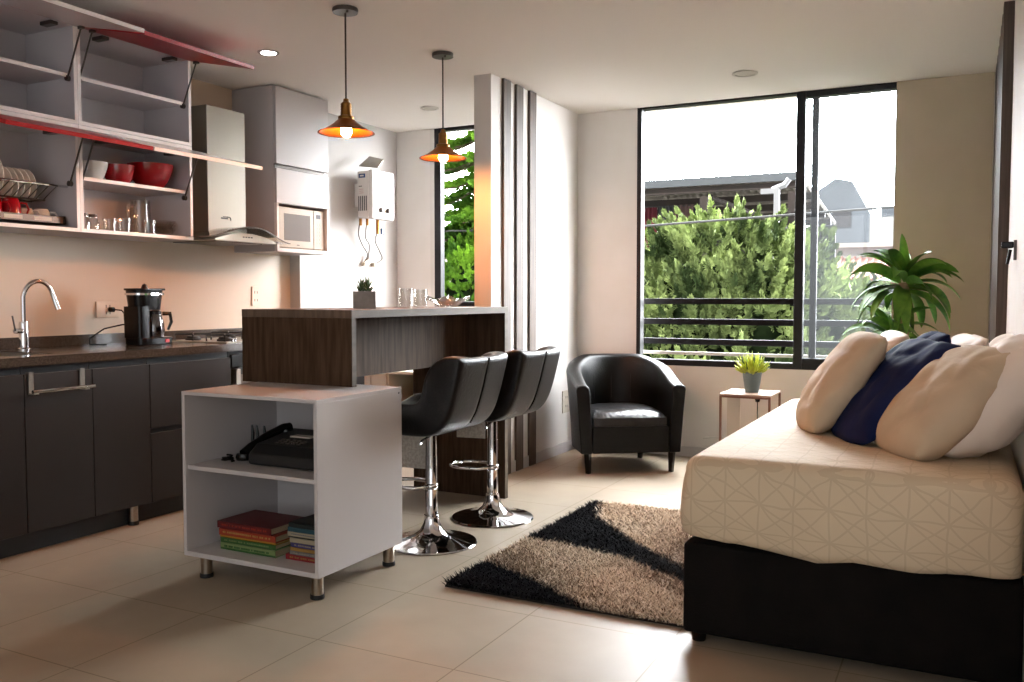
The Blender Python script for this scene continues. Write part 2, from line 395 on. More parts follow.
# sockets
def outlet(nm, face, x, y, z, w_, h_, label, m=None):
    t = thing(nm, (x, y, z), label, 'socket')
    if face == 'x': box('plate', m or M['enamel'], (x, x+.008, y-w_/2, y+w_/2, z, z+h_), t, .002)
    for dz in (.3, .7):
        b = MB()
        for s in (-.012, .012): b.box(x+.006, x+.0095, y+s-.002, y+s+.002, z+h_*dz-.008, z+h_*dz+.008)
        b.build('socket_slots', M['ink'], t)
    return t
outlet('wall_outlet', 'x', -2.577, 5.885, .285, .125, .16, 'pale square wall outlet low on the partition wall beside armchair', M['panel_cream'])
outlet('wall_outlet', 'x', -4.27, 3.39, 1.005, .15, .09, 'double outlet on the backsplash with the coffee maker plugged in', M['splash'])
outlet('wall_outlet', 'x', -4.27, 4.55, 1.06, .07, .13, 'slim outlet on the backsplash behind the bar corner', M['splash'])
# ------------------------------------------------------------------ kitchen base run
KX = -3.6
def base_unit(y0, y1, label, fronts, gap_top=.79):
    t = thing('base_cabinet', (KX-.3, (y0+y1)/2, 0), label, 'cabinet', None)
    MB().box(-4.26, KX-.022, y0+.002, y1-.002, .095, .8215).build('carcass', M['dark_gap'], t)
    return t
def front(t, nm, y0, y1, z0, z1, hinge=None):
    return MB().box(KX-.02, KX, y0+.002, y1-.002, z0, z1).build(nm, M['dark_lam'], t, bevel=.0015)
for y0, y1, lb in ((1.5, 2.10, 'charcoal base cabinet at the near end of the run'), (2.10, 2.435, 'charcoal base cabinet left of the towel bar door'),
                   (2.435, 2.77, 'charcoal base cabinet with a chrome towel bar over its door'), (2.77, 3.095, 'charcoal base cabinet under the coffee maker, right of the towel bar'),):
    t = base_unit(y0, y1, lb, 1); front(t, 'door', y0, y1, .097, .787)
t = base_unit(3.095, 3.64, 'charcoal drawer cabinet half hidden by the white shelf unit', 2)
front(t, 'drawer', 3.095, 3.64, .467, .787); front(t, 'drawer', 3.095, 3.64, .097, .44)
MB().box(-4.25, -3.66, 1.5, 4.85, .0, .095).build('kick_board', M['dark_gap'], t)
# towel bar
tb = thing('towel_bar', (-3.58, 2.6, .7), 'chrome towel bar hooked over a charcoal cabinet door', 'towel bar')
MB().tube([(-3.565, 2.45, .712), (-3.565, 2.755, .712)], .0085, 12).build('bar', M['chrome'], tb, smooth=True)
for y in (2.465, 2.715):
    MB().box(-3.599, -3.594, y-.012, y+.012, .70, .795).box(-3.599, -3.56, y-.012, y+.012, .70, .706).box(-3.615, -3.594, y-.012, y+.012, .789, .795).build('hook', M['steel'], tb, bevel=.001)
# adjustable feet seen under the fronts
for y, s in ((3.01, 'below the drawer cabinet edge'), (2.25, 'below the left cabinets')):
    f = thing('cabinet_foot', (-3.64, y, 0), 'round steel cabinet foot '+s, 'foot')
    MB().cyl(-3.635, y, .018, .095, .022).build('sleeve', M['nickel'], f, smooth=True)
    MB().cyl(-3.635, y, 0, .02, .025).build('pad', M['rubber'], f, smooth=True)
# oven
ov = thing('built_in_oven', (-3.9, 3.95, .1), 'black built-in oven below the hob, mostly behind the bar', 'oven')
box('body', M['black_matte'], (-4.2, -3.625, 3.65, 4.25, .10, .8215), ov)
box('door', M['micro_glass'], (-3.625, -3.60, 3.675, 4.24, .12, .69), ov, .003)
box('side_trim', M['steel'], (-3.63, -3.585, 3.668, 3.70, .12, .722), ov, .002)
box('control_panel', M['black_plastic'], (-3.625, -3.605, 3.655, 4.245, .73, .80), ov, .002)
MB().tube([(-3.57, 3.74, .66), (-3.57, 4.2, .66)], .008, 10).build('handle', M['steel'], ov, smooth=True)
t = base_unit(4.25, 4.86, 'charcoal base cabinet at the far end behind the bar', 1); front(t, 'door', 4.25, 4.86, .097, .787)

# worktop
wt = thing('worktop', (-3.9, 3.1, .822), 'brown granite kitchen worktop with upstand along the wall', 'worktop')
MB().box(-4.265, -3.595, 1.5, 2.28, .822, .862).box(-4.265, -4.16, 2.28, 2.66, .822, .862).box(-3.72, -3.595, 2.28, 2.66, .822, .862).box(-4.265, -3.595, 2.66, 4.86, .822, .862).build('slab', M['granite'], wt)
box('upstand', M['granite'], (-4.265, -4.247, 1.5, 4.86, .862, .917), wt, .001)
snk = thing('kitchen_sink', (-3.9, 2.47, .65), 'steel sink bowl set in the granite worktop', 'sink')
MB().box(-4.158, -3.722, 2.282, 2.658, .68, .685).box(-4.158, -4.154, 2.282, 2.658, .685, .860).box(-3.726, -3.722, 2.282, 2.658, .685, .860).box(-4.154, -3.726, 2.282, 2.286, .685, .860).box(-4.154, -3.726, 2.654, 2.658, .685, .860).build('basin', M['steel'], snk)
# faucet
fa = thing('kitchen_faucet', (-4.1, 2.78, .862), 'tall chrome gooseneck faucet at the back of the worktop', 'faucet')
MB().lathe([(.03, .862), (.03, .868), (.023, .872), (.022, .99), (.02, 1.0), (0, 1.0)], (-4.1, 2.78, 0), 20).build('body', M['chrome'], fa, smooth=True)
P = [(-4.1, 2.78, .99), (-4.1, 2.78, 1.12)]
for k in range(1, 13):
    a = PI*k/12*.9; P.append((-4.1+.03*math.sin(a*.5), 2.848-.068*math.cos(a), 1.118+.08*math.sin(a)))
P.append((-4.05, P[-1][1]+.018, P[-1][2]-.085))
MB().tube(P, [.0115]*(len(P)-1)+[.013], 14).build('spout', M['chrome'], fa, smooth=True)
MB().tube([(-4.1, 2.78, .955), (-4.06, 2.71, .957)], .012, 12).build('lever_hub', M['chrome'], fa, smooth=True)
MB().tube([(-4.06, 2.71, .957), (-4.062, 2.698, 1.03)], .004, 8).build('lever', M['metal_dark'], fa, smooth=True)

# hob
hb = thing('gas_hob', (-3.92, 3.95, .862), 'four burner gas hob with black pan supports on the worktop', 'hob')
box('plate', M['steel'], (-4.17, -3.66, 3.67, 4.24, .862, .868), hb, .002)
for x in (-4.05, -3.80):
    for y in (3.80, 4.08):
        b = MB().lathe([(.045, .868), (.045, .878), (.036, .882), (.034, .89), (0, .892)], (x, y, 0), 20); b.build('burner', M['black_matte'], hb, smooth=True)
        g = MB()
        for k in range(4):
            a = PI/4+k*PI/2; g.tube([(x, y, .903), (x+.10*math.cos(a), y+.10*math.sin(a), .903), (x+.10*math.cos(a), y+.10*math.sin(a), .868)], .005, 6)
        g.build('pan_support', M['black_matte'], hb)
for k in range(4): MB().lathe([(.016, .868), (.015, .884), (0, .885)], (-3.69, 3.76+.12*k, 0), 14).build('knob', M['chrome'], hb, smooth=True)

# coffee maker
cm = thing('coffee_maker', (-3.95, 3.37, .862), 'black drip coffee maker with glass carafe on the worktop', 'coffee maker')
cx0, cy0 = -3.96, 3.385
def rr(b, x0, x1, y0, y1, z0, z1, r=.03, n=5, tx=0, ty=0):   # rounded upright box, optional top taper
    pts = []
    for (x, y, a0) in ((x1-r, y1-r, 0), (x0+r, y1-r, 90), (x0+r, y0+r, 180), (x1-r, y0+r, 270)):
        for k in range(n+1):
            a = math.radians(a0+90*k/n); pts.append((x+r*math.cos(a), y+r*math.sin(a)))
    mx, my = (x0+x1)/2, (y0+y1)/2; m_ = len(pts)
    vs = [(p[0], p[1], z0) for p in pts]+[(mx+(p[0]-mx)*(1+tx), my+(p[1]-my)*(1+ty), z1) for p in pts]
    b.add(vs, [tuple(range(m_))[::-1], tuple(range(m_, 2*m_))]+[(i, (i+1)%m_, (i+1)%m_+m_, i+m_) for i in range(m_)])
    return b
rr(MB(), -4.03, -3.865, 3.255, 3.525, .864, .902, .04).scl().build('base', M['black_plastic'], cm, smooth=True, bevel=.004)
rr(MB(), -4.03, -3.875, 3.255, 3.345, .902, 1.07, .02).scl().build('water_tank', M['black_plastic'], cm, smooth=True)
rr(MB(), -4.015, -3.885, 3.262, 3.455, 1.05, 1.155, .05, tx=.16, ty=.16).scl().build('filter_housing', M['black_plastic'], cm, smooth=True)
rr(MB(), -4.035, -3.868, 3.245, 3.482, 1.155, 1.166, .05).scl().build('lid', M['black_plastic'], cm, smooth=True, bevel=.003)
MB().lathe([(.022, 1.166), (.014, 1.186), (0, 1.193)], (-3.95, 3.36, 0), 12).scl().build('lid_knob', M['black_plastic'], cm, smooth=True)
rr(MB(), -4.032, -3.8705, 3.248, 3.476, 1.130, 1.141, .05).scl().build('chrome_band', M['chrome'], cm, smooth=True)
MB().shell([(.002, .904), (.058, .904), (.064, .94), (.060, .985), (.044, 1.03), (.042, 1.03), (.057, .985), (.061, .94), (.055, .907), (.002, .907)], (-3.935, 3.42, 0), 28).scl().build('carafe', M['carafe'], cm, smooth=True)
MB().lathe([(.045, 1.028), (.045, 1.042), (.03, 1.048), (0, 1.048)], (-3.935, 3.42, 0), 24).scl().build('carafe_lid', M['black_plastic'], cm, smooth=True)
MB().tube([(-3.90, 3.455, 1.03), (-3.875, 3.495, 1.03), (-3.872, 3.502, .985), (-3.885, 3.485, .94)], [.011, .013, .011, .008], 8).scl().build('carafe_handle', M['black_plastic'], cm, smooth=True)
MB().box(-3.8655, -3.861, 3.445, 3.475, .874, .892).scl().build('switch', M['red_ceramic'], cm, bevel=.001)
pts = [(-4.26, 3.42, 1.05), (-4.22, 3.43, 1.05), (-4.18, 3.36, 1.04), (-4.1, 3.33, .99), (-4.06, 3.33, .95)]
MB().tube([(-4.262, 3.40, 1.05), (-4.235, 3.405, 1.05)], .014, 10).tube([(-4.235, 3.405, 1.05), (-4.19, 3.42, 1.046), (-4.12, 3.38, 1.03), (-4.07, 3.34, 1.0), (-4.03, 3.31, .97)], .004, 8).tube([(-3.99, 3.32, .975), (-4.03, 3.29, .972), (-4.12, 3.25, .95), (-4.17, 3.20, .90), (-4.16, 3.19, .867), (-4.08, 3.23, .867)], .004, 8).build('power_lead', M['black_plastic'], cm, smooth=True)

# ------------------------------------------------------------------ wall units
FX = -3.9
def wall_unit(y0, y1, z0, z1, label, door_m, door_edge, tip, hz, shelf_z):
    t = thing('wall_cabinet', (-4.08, (y0+y1)/2, z0), label, 'cabinet')
    w_ = .018; B = -4.265
    MB().box(B, FX, y0, y0+w_, z0, z1).box(B, FX, y1-w_, y1, z0, z1).box(B, FX, y0+w_, y1-w_, z0, z0+w_).box(B, FX, y0+w_, y1-w_, z1-w_, z1).box(B, B+.008, y0+w_, y1-w_, z0+w_, z1-w_).build('carcass', M['cab_in'], t)
    e = MB(); e.box(FX, FX+.0015, y0, y0+w_, z0, z1).box(FX, FX+.0015, y1-w_, y1, z0, z1).box(FX, FX+.0015, y0+w_, y1-w_, z0, z0+w_).box(FX, FX+.0015, y0+w_, y1-w_, z1-w_, z1).build('edge_banding', M['edge_white'], t)
    if shelf_z:
        MB().box(B+.01, FX-.03, y0+w_, y1-w_, shelf_z, shelf_z+.018).build('shelf', M['cab_in'], t, bevel=.001)
        MB().box(FX-.03, FX-.028, y0+w_, y1-w_, shelf_z, shelf_z+.018).build('shelf_edge', M['edge_white'], t)
    # lifted flap: from hinge (FX, hz) to tip
    a = Vector((FX+.004, 0, hz)); b = Vector((tip[0], 0, tip[1])); d = (b-a).normalized(); n = Vector((-d.z, 0, d.x)); th = .018
    loop = [a, b, b+n*th, a+n*th]
    dr = MB().prism([(p.x, y0+.002, p.z) for p in loop], (0, y1-y0-.004, 0)).build('flap_door', door_m, t, bevel=.001)
    MB().prism([(p.x, y0+.0015, p.z) for p in (b, b+d*.0015, b+d*.0015+n*th, b+n*th)], (0, y1-y0-.003, 0)).build('door_edge', door_edge, dr)
    for yy in (y0+w_+.012, y1-w_-.012):
        p0 = a+d*.075; s = MB().tube([(p0.x, yy, p0.z-.006), (FX-.03, yy, hz-.25)], .0045, 8)
        s.build('stay_rod', M['metal_dark'], t, smooth=True)
        MB().box(p0.x-.016, p0.x+.016, yy-.008, yy+.008, p0.z-.014, p0.z-.0).build('stay_bracket', M['metal_dark'], t)
        MB().lathe([(.014, -.008), (.014, .008), (0, .009)], (FX-.03, yy, hz-.25), 12, Matrix.Rotation(PI/2, 4, 'X')).build('stay_pivot', M['metal_dark'], t)
    for yy in (y0+.14, y1-.14):
        MB().box(FX-.045, FX+.035, yy-.02, yy+.02, hz-.03, hz-.012).build('hinge', M['metal_dark'], t, bevel=.003)
    return t
ZM = 1.965
wall_unit(2.24, 2.955, ZM, 2.455, 'top wall cabinet at left with its white flap door raised', M['white_gloss'], M['edge_white'], (-3.427, 2.343), 2.435, 2.19)
wall_unit(2.957, 3.672, ZM, 2.455, 'top wall cabinet next to the hood with its red flap door raised', M['red_gloss'], M['red_gloss'], (-3.432, 2.337), 2.435, 2.19)
wall_unit(2.24, 2.955, 1.44, ZM-.002, 'lower wall cabinet with the dish rack and raised red flap door', M['red_gloss'], M['red_gloss'], (-3.385, 1.80), 1.925, None)
wall_unit(2.957, 3.672, 1.44, ZM-.002, 'lower wall cabinet with bowls and glasses and raised white flap door', M['white_gloss'], M['edge_white'], (-3.383, 1.80), 1.925, 1.70)

# tall unit over the recess end with microwave
tc_ = thing('microwave_cabinet', (-4.08, 4.62, 1.41), 'tall white wall cabinet reaching the ceiling above the microwave', 'cabinet')
y0, y1 = 4.36, 4.875
MB().box(-4.265, -3.922, y0, y0+.02, 1.41, H-.006).box(-4.265, -3.922, y1-.02, y1, 1.41, H-.006).box(-4.265, -3.922, y0+.02, y1-.02, 1.41, 1.432).box(-4.265, -3.922, y0+.02, y1-.02, 1.715, 1.73).box(-4.265, -4.255, y0+.02, y1-.02, 1.43, H-.006).build('carcass', M['white_lam'], tc_, bevel=.001)
MB().box(-3.922, -3.90, y0, y0+.02, 1.41, 1.715).box(-3.922, -3.90, y1-.02, y1, 1.41, 1.715).box(-3.922, -3.90, y0+.02, y1-.02, 1.41, 1.432).build('niche_frame', M['edge_white'], tc_, bevel=.001)
box('door', M['white_lam'], (-3.92, -3.90, y0+.001, y1, 1.963, H-.012), tc_, .0015)
box('door', M['white_lam'], (-3.92, -3.90, y0+.001, y1, 1.717, 1.935), tc_, .0015)
box('grip_profile', M['metal_dark'], (-3.935, -3.915, y0+.001, y1-.03, 1.935, 1.963), tc_)
mw = thing('microwave', (-4.05, 4.62, 1.432), 'cream built-in microwave oven in the white cabinet niche', 'microwave')
box('body', M['micro'], (-4.22, -3.935, y0+.035, y1-.03, 1.434, 1.702), mw, .004)
box('door', M['micro'], (-3.937, -3.918, y0+.04, 4.735, 1.440, 1.697), mw, .003)
box('window', M['micro_glass'], (-3.919, -3.9165, y0+.085, 4.70, 1.487, 1.658), mw, .001)
box('control_panel', M['micro'], (-3.937, -3.919, 4.74, y1-.035, 1.440, 1.697), mw, .002)
box('display', M['ink'], (-3.9195, -3.9175, 4.765, 4.805, 1.645, 1.672), mw)
b = MB()
for r_ in range(6):
    for c_ in range(3): b.box(-3.9195, -3.918, 4.760+c_*.018, 4.772+c_*.018, 1.475+r_*.025, 1.487+r_*.025)
b.build('keypad', M['panel_cream'], mw)
box('maker_mark', M['ink'], (-3.9185, -3.9175, 4.565, 4.592, 1.456, 1.462), mw)

# hood
hd = thing('cooker_hood', (-4.1, 3.99, 1.43), 'stainless chimney cooker hood with curved glass canopy', 'hood')
box('chimney', M['steel'], (-4.262, -3.95, 3.835, 4.14, 1.47, 2.235), hd, .002)
bo = MB(); n = 20; top = []; bot = []
for k in range(n+1):
    y = 3.74+.50*k/n; u = (k/n)*2-1; top.append((y, 1.452+.042*(1-u*u))); bot.append((y, 1.445))
bo.prism([(-4.24, y, z) for y, z in top]+[(-4.24, y, z) for y, z in bot[::-1]], (.44, 0, 0)).build('body', M['steel'], hd, smooth=True)
gl = MB(); arcs = []
for k in range(33):
    u = k/32*2-1; y = 3.99+u*.375; z = 1.452+.075*(math.cos(u*PI)*.5+.5)
    arcs.append((y, z))
vs = []; 
for (y, z), k in zip(arcs, range(33)):
    u = k/32*2-1; fx = -3.80+.05*(1-u*u)
    for x, dz in ((-4.25, 0), (fx, 0), (fx, .006), (-4.25, .006)): vs.append((x, y, z+dz))
fs = [(i*4+a, i*4+(a+1)%4, (i+1)*4+(a+1)%4, (i+1)*4+a) for i in range(32) for a in range(4)]+[(3, 2, 1, 0), (128, 129, 130, 131)]
gl.add(vs, fs).build('glass_canopy', M['canopy_glass'], hd, smooth=True)
MB().tube([(-3.80+.05*(1-(k/32*2-1)**2)+.001, arcs[k][0], arcs[k][1]+.003) for k in range(33)], .0038, 6).build('canopy_rim', M['metal_dark'], hd, smooth=True)
b = MB()
for k in range(4): b.box(-3.801, -3.797, 3.955+k*.022, 3.967+k*.022, 1.468, 1.475)
b.build('buttons', M['ink'], hd)
lg = MB(); lg.box(-3.9502, -3.9485, 3.935, 3.99, 1.583, 1.592).box(-3.9502, -3.9485, 3.95, 3.985, 1.594, 1.599)
lg.tube([(-3.949, 3.985, 1.597), (-3.949, 4.005, 1.597), (-3.949, 4.012, 1.588), (-3.949, 4.012, 1.578)], .003, 6).build('maker_mark', M['ink'], hd)
fl = MB().box(-4.2, -3.86, 3.80, 4.18, 1.441, 1.446).build('filter', M['metal_dark'], hd)

# wall unit contents -- dish rack
dr_ = thing('dish_rack', (-4.05, 2.6, 1.46), 'two tier chrome dish drainer inside the left wall cabinet', 'dish rack')
for (xf, xb, zf, zb) in ((-3.965, -4.19, 1.662, 1.662),):
    MB().tube([(xf, 2.26, zf), (xf, 2.935, zf)], .006, 8).build('front_rail', M['chrome'], dr_, smooth=True)
    MB().tube([(xb, 2.26, zf), (xb, 2.935, zf)], .006, 8).build('rear_rail', M['chrome'], dr_, smooth=True)
    MB().tube([(-4.03, 2.26, 1.592), (-4.03, 2.86, 1.592)], .005, 8).tube([(-4.13, 2.26, 1.592), (-4.13, 2.86, 1.592)], .005, 8).build('low_rail', M['metal_dark'], dr_, smooth=True)
b = MB()
for k in range(15):
    y = 2.29+k*.04; b.tube([(-3.965, y+.03, 1.662), (-4.03, y, 1.592), (-4.13, y, 1.592), (-4.19, y+.03, 1.662)], .0028, 6)
b.build('plate_wires', M['metal_dark'], dr_, smooth=True)
MB().box(-4.2, -3.96, 2.26, 2.90, 1.478, 1.484).box(-3.966, -3.955, 2.26, 2.90, 1.478, 1.512).box(-4.2, -4.19, 2.26, 2.90, 1.478, 1.512).build('tray', M['metal_dark'], dr_, bevel=.002)
for k_ in range(4): box('drip_window', M['panel_cream'], (-3.9555, -3.954, 2.30+k_*.15, 2.39+k_*.15, 1.486, 1.504), dr_)
box('tray_end', M['black_plastic'], (-4.2, -3.953, 2.90, 2.915, 1.475, 1.516), dr_, .002)
# plates on edge
def plate(y, r, zc, label, grp):
    mx = Matrix.Rotation(PI/2, 4, 'X') @ Matrix.Rotation(math.radians(6), 4, 'X')
    t = MB().shell([(.0005, 0), (r*.55, 0), (r*.68, .006), (r, .014), (r, .017), (r*.66, .010), (r*.54, .004), (.0005, .004)], (-4.08, y, zc), 32, mx).build('plate', M['ceramic'], smooth=True)
    tag(t, label, 'plate', grp)
nm_ = ['first', 'second', 'third', 'fourth']
for k in range(4): plate(2.535+k*.032, .108, 1.70, 'large white plate on edge in the dish rack, %s from the left' % nm_[k], 'large plates in the dish rack')
nm_ = ['first', 'second', 'third', 'fourth', 'fifth']
for k in range(5): plate(2.695+k*.03, .075, 1.665, 'small white plate on edge in the dish rack, %s from the left' % nm_[k], 'small plates in the dish rack')
def mug(nm, y, x, z, r, h, m, label, grp, flip=True, rot=0):
    t = thing(nm, (x, y, z), label, 'mug' if 'mug' in nm else 'cup', grp)
    s = -1 if flip else 1; z0 = z+h if flip else z
    pr = [(.0005, 0), (r*.72, 0), (r*.9, h*.25), (r, h*.7), (r, h), (r-.004, h), (r-.004, h*.7), (r*.85, h*.28), (r*.66, .005), (.0005, .005)]
    MB().shell([(a, s*c) for a, c in pr], (x, y, z0), 24).build('bowl' if 'cup' in nm else 'body', m, t, smooth=True)
    a = rot; d = Vector((math.cos(a), math.sin(a), 0)); c0 = Vector((x, y, z+h*.5))
    MB().tube([c0+d*(r*.9)+Vector((0, 0, h*.3)), c0+d*(r+.018)+Vector((0, 0, h*.28)), c0+d*(r+.028), c0+d*(r+.018)-Vector((0, 0, h*.28)), c0+d*(r*.9)-Vector((0, 0, h*.3))], .005, 8).build('handle', m, t, smooth=True)
mug('mug', 2.60, -4.04, 1.485, .045, .10, M['red_ceramic'], 'red mug at the cut-off left end of the drainer tray', None, True, .9)
mug('mug', 2.685, -4.03, 1.485, .045, .10, M['red_ceramic'], 'red mug beside the white cups on the drainer tray', None, True, .9)
mug('cup', 2.79, -4.08, 1.485, .04, .065, M['ceramic'], 'white cup upside down next to the red mug', None, True, .6)
mug('cup', 2.86, -4.06, 1.485, .042, .065, M['ceramic'], 'white cup upside down at the right end of the drainer tray', None, True, .9)
# bowls
def bowl(y, x, z, r, h, m, label, base=.5, ribs=False):
    t = MB().shell([(.0005, 0), (r*base, 0), (r*(base+.25), h*.3), (r*.95, h*.75), (r, h), (r-.005, h), (r*.93-.003, h*.75), (r*(base+.2), h*.32), (r*base-.01, .006), (.0005, .006)], (x, y, z), 36).build('bowl', m, smooth=True)
    tag(t, label, 'bowl')
bowl(3.135, -4.03, 1.7185, .072, .095, M['ceramic'], 'white bowl on the shelf left of the red bowls')
bowl(3.29, -4.03, 1.7185, .082, .098, M['red_ceramic'], 'small red bowl between the white bowl and the large red bowl', .6)
bowl(3.51, -4.045, 1.7185, .125, .13, M['red_ceramic'], 'large red bowl at the right of the cabinet shelf')
# glassware
def tumbler(nm, x, y, z, r, h, label, cat='glass', grp=None, taper=.85):
    t = MB().shell([(.0005, .0), (r*taper, 0), (r, h), (r-.003, h), (r*taper-.003, .008), (.0005, .008)], (x, y, z), 22).build(nm, M['clear_glass'], smooth=True)
    tag(t, label, cat, grp); return t
G0 = 1.4585
def jar(y, x, lb):
    t = thing('glass_jar', (x, y, G0), lb, 'jar')
    MB().shell([(.0005, 0), (.028, 0), (.03, .05), (.02, .065), (.02, .072), (.017, .072), (.017, .065), (.027, .05), (.025, .004), (.0005, .004)], (x, y, G0), 20).build('body', M['clear_glass'], t, smooth=True)
    MB().cyl(x, y, G0+.072, G0+.086, .021, 16).build('lid', M['metal_dark'], t, smooth=True)
jar(3.05, -4.0, 'small glass jar with dark lid at far left of the bottom shelf'); jar(3.12, -4.02, 'small glass jar with dark lid beside the first tumbler')
tumbler('tumbler', -4.0, 3.205, G0, .036, .07, 'glass tumbler next to the lidded jars in the wall cabinet')
tumbler('tumbler', -4.0, 3.295, G0, .037, .078, 'glass tumbler in the middle between jars and pitcher')
tumbler('tumbler', -3.97, 3.43, G0, .038, .08, 'glass tumbler standing in front of the glass pitcher')
pt = thing('glass_pitcher', (-4.12, 3.50, G0), 'tall glass pitcher behind the tumblers in the wall cabinet', 'pitcher')
MB().shell([(.0005, 0), (.05, 0), (.058, .08), (.052, .19), (.055, .2), (.052, .2), (.049, .19), (.055, .08), (.046, .006), (.0005, .006)], (-4.12, 3.50, G0), 24).build('body', M['clear_glass'], pt, smooth=True)
MB().tube([(-4.12, 3.45, G0+.17), (-4.11, 3.41, G0+.16), (-4.11, 3.405, G0+.1), (-4.12, 3.446, G0+.07)], .006, 8).build('handle', M['clear_glass'], pt, smooth=True)
for k, lb in enumerate(('bottom', 'middle', 'top')):
    t = MB().shell([(.0005, 0), (.035, 0), (.06, .035), (.062, .045), (.059, .045), (.055, .035), (.032, .004), (.0005, .004)], (-4.02, 3.575, G0+k*.02), 26).build('glass_bowl', M['clear_glass'], smooth=True)
    tag(t, 'small clear glass bowl, %s of the stack beside the cabinet side' % lb, 'bowl', 'stacked glass bowls')

# ------------------------------------------------------------------ water heater
wh = thing('water_heater', (-4.08, 5.6, 1.7), 'white wall mounted gas water heater with vent slots', 'water heater')
HX = -3.955
MB().box(-4.095, -3.995, 5.455, 5.74, 1.715, 2.06).build('case', M['enamel'], wh, bevel=.008)
MB().box(-3.995, HX, 5.455, 5.74, 1.705, 2.07).build('front_cover', M['enamel'], wh, bevel=.01)
b = MB()
for k in range(5): b.box(-4.084+k*.017, -4.076+k*.017, 5.4525, 5.4565, 1.765, 1.875)
b.build('vent_slots', M['ink'], wh)
box('maker_label', M['logo_blue'], (-4.08, -4.02, 5.4525, 5.456, 2.01, 2.04), wh)
MB().box(-4.066, -4.034, 5.4515, 5.453, 2.02, 2.03).build('label_lettering', M['enamel'], wh)
MB().box(-4.08, -4.05, 5.4525, 5.456, 1.945, 1.951).build('name_print', M['ink'], wh)
b = MB()
for k in range(3): b.box(-4.075, -4.035, 5.4525, 5.456, 1.895+k*.014, 1.899+k*.014)
b.build('warning_print', M['red_ink'], wh)
for y in (5.555, 5.645): MB().lathe([(.019, 0), (.017, .02), (.013, .024), (0, .024)], (HX, y, 1.775), 18, Matrix.Rotation(PI/2, 4, 'Y')).build('dial', M['metal_dark'], wh, smooth=True)
box('sticker', M['white_gloss'], (HX-.001, HX+.0015, 5.60, 5.67, 1.85, 1.96), wh)
box('red_print', M['red_ink'], (HX-.001, HX+.001, 5.63, 5.70, 2.045, 2.056), wh)
MB().box(-4.178, -4.095, 5.53, 5.70, 1.80, 1.98).build('wall_bracket', M['enamel'], wh, bevel=.004)
MB().prism([(-4.089, 5.47, 2.099), (-3.915, 5.47, 2.075), (-3.94, 5.58, 2.15), (-4.10, 5.62, 2.19)], (0, 0, .006)).build('flue_plate', M['steel'], wh)
hp = thing('gas_hoses', (-4.14, 5.6, 1.35), 'braided hoses and brass valves hanging below the water heater', 'hoses')
def hose(pts, nm='hose', m='hose', r=.0055):
    P = [Vector(p) for p in pts]; out = []
    for i in range(len(P)-1):
        a = P[max(i-1, 0)]; b_ = P[i]; c = P[i+1]; d = P[min(i+2, len(P)-1)]
        for k in range(6):
            t = k/6; out.append(.5*((2*b_)+(c-a)*t+(2*a-5*b_+4*c-d)*t*t+(3*b_-a-3*c+d)*t**3))
    out.append(P[-1]); MB().tube(out, r, 8).build(nm, M[m], hp, smooth=True)
hose([(-4.1, 5.50, 1.70), (-4.12, 5.50, 1.60), (-4.13, 5.56, 1.52), (-4.14, 5.64, 1.45), (-4.165, 5.63, 1.385)])
hose([(-4.06, 5.53, 1.70), (-4.10, 5.56, 1.58), (-4.13, 5.65, 1.52), (-4.15, 5.66, 1.42)])
hose([(-4.03, 5.62, 1.62), (-4.06, 5.63, 1.55), (-4.10, 5.74, 1.48), (-4.12, 5.80, 1.42), (-4.15, 5.74, 1.375)])
MB().cyl(-4.03, 5.62, 1.60, 1.712, .013, 12).build('brass_valve', M['brass'], hp, smooth=True)
MB().cyl(-4.06, 5.53, 1.66, 1.712, .011, 12).build('brass_nut', M['brass'], hp, smooth=True)
MB().cyl(-4.10, 5.50, 1.66, 1.712, .011, 12).build('brass_nut', M['brass'], hp, smooth=True)
box('blue_tap', M['logo_blue'], (-4.02, -4.005, 5.64, 5.675, 1.60, 1.645), hp, .004)
MB().tube([(-4.175, 5.62, 1.375), (-4.14, 5.62, 1.375)], .016, 12).tube([(-4.145, 5.60, 1.378), (-4.145, 5.64, 1.40), (-4.14, 5.66, 1.42)], .01, 10).tube([(-4.175, 5.74, 1.372), (-4.14, 5.74, 1.372)], .016, 12).build('wall_valves', M['nickel'], hp, smooth=True)
outlet('wall_outlet', 'x', -4.18, 5.72, 1.10, .07, .11, 'white outlet on the wall below the water heater')

# low cabinet at the far wall, seen under the bar
lc = thing('low_cabinet', (-3.8, 5.8, 0), 'pale low cabinet by the far wall, seen under the bar', 'cabinet')
X0, X1, Y0, Y1 = -4.17, -3.45, 5.5, 6.08
MB().box(X0, X1, Y0, Y1, .545, .565).box(X0, X0+.02, Y0+.02, Y1, 0, .545).box(-3.885, -3.865, Y0+.02, Y1, 0, .545).box(X1-.02, X1, Y0+.02, Y1, 0, .545).box(X0+.02, X1-.02, Y1-.01, Y1, 0, .545).box(X0+.02, X1-.02, Y0+.02, Y1-.01, 0, .06).build('carcass', M['panel_cream'], lc)
box('door', M['panel_cream'], (X0+.001, -4.02, Y0, Y0+.018, .02, .54), lc, .002)
box('door', M['panel_cream'], (-4.014, -3.877, Y0, Y0+.018, .02, .54), lc, .002)
yb = thing('spray_bottle', (-3.62, 5.6, .06), 'yellow bottle in the open bay of the low cabinet', 'bottle')
MB().lathe([(.045, .061), (.048, .07), (.048, .40), (.02, .44), (.02, .46), (0, .46)], (-3.62, 5.62, 0), 20).build('body', M['outdoor_white'], yb, smooth=True)
MB().box(-3.66, -3.585, 5.59, 5.64, .46, .515).box(-3.69, -3.66, 5.605, 5.625, .49, .51).build('trigger_head', M['yellow'], yb, bevel=.004)
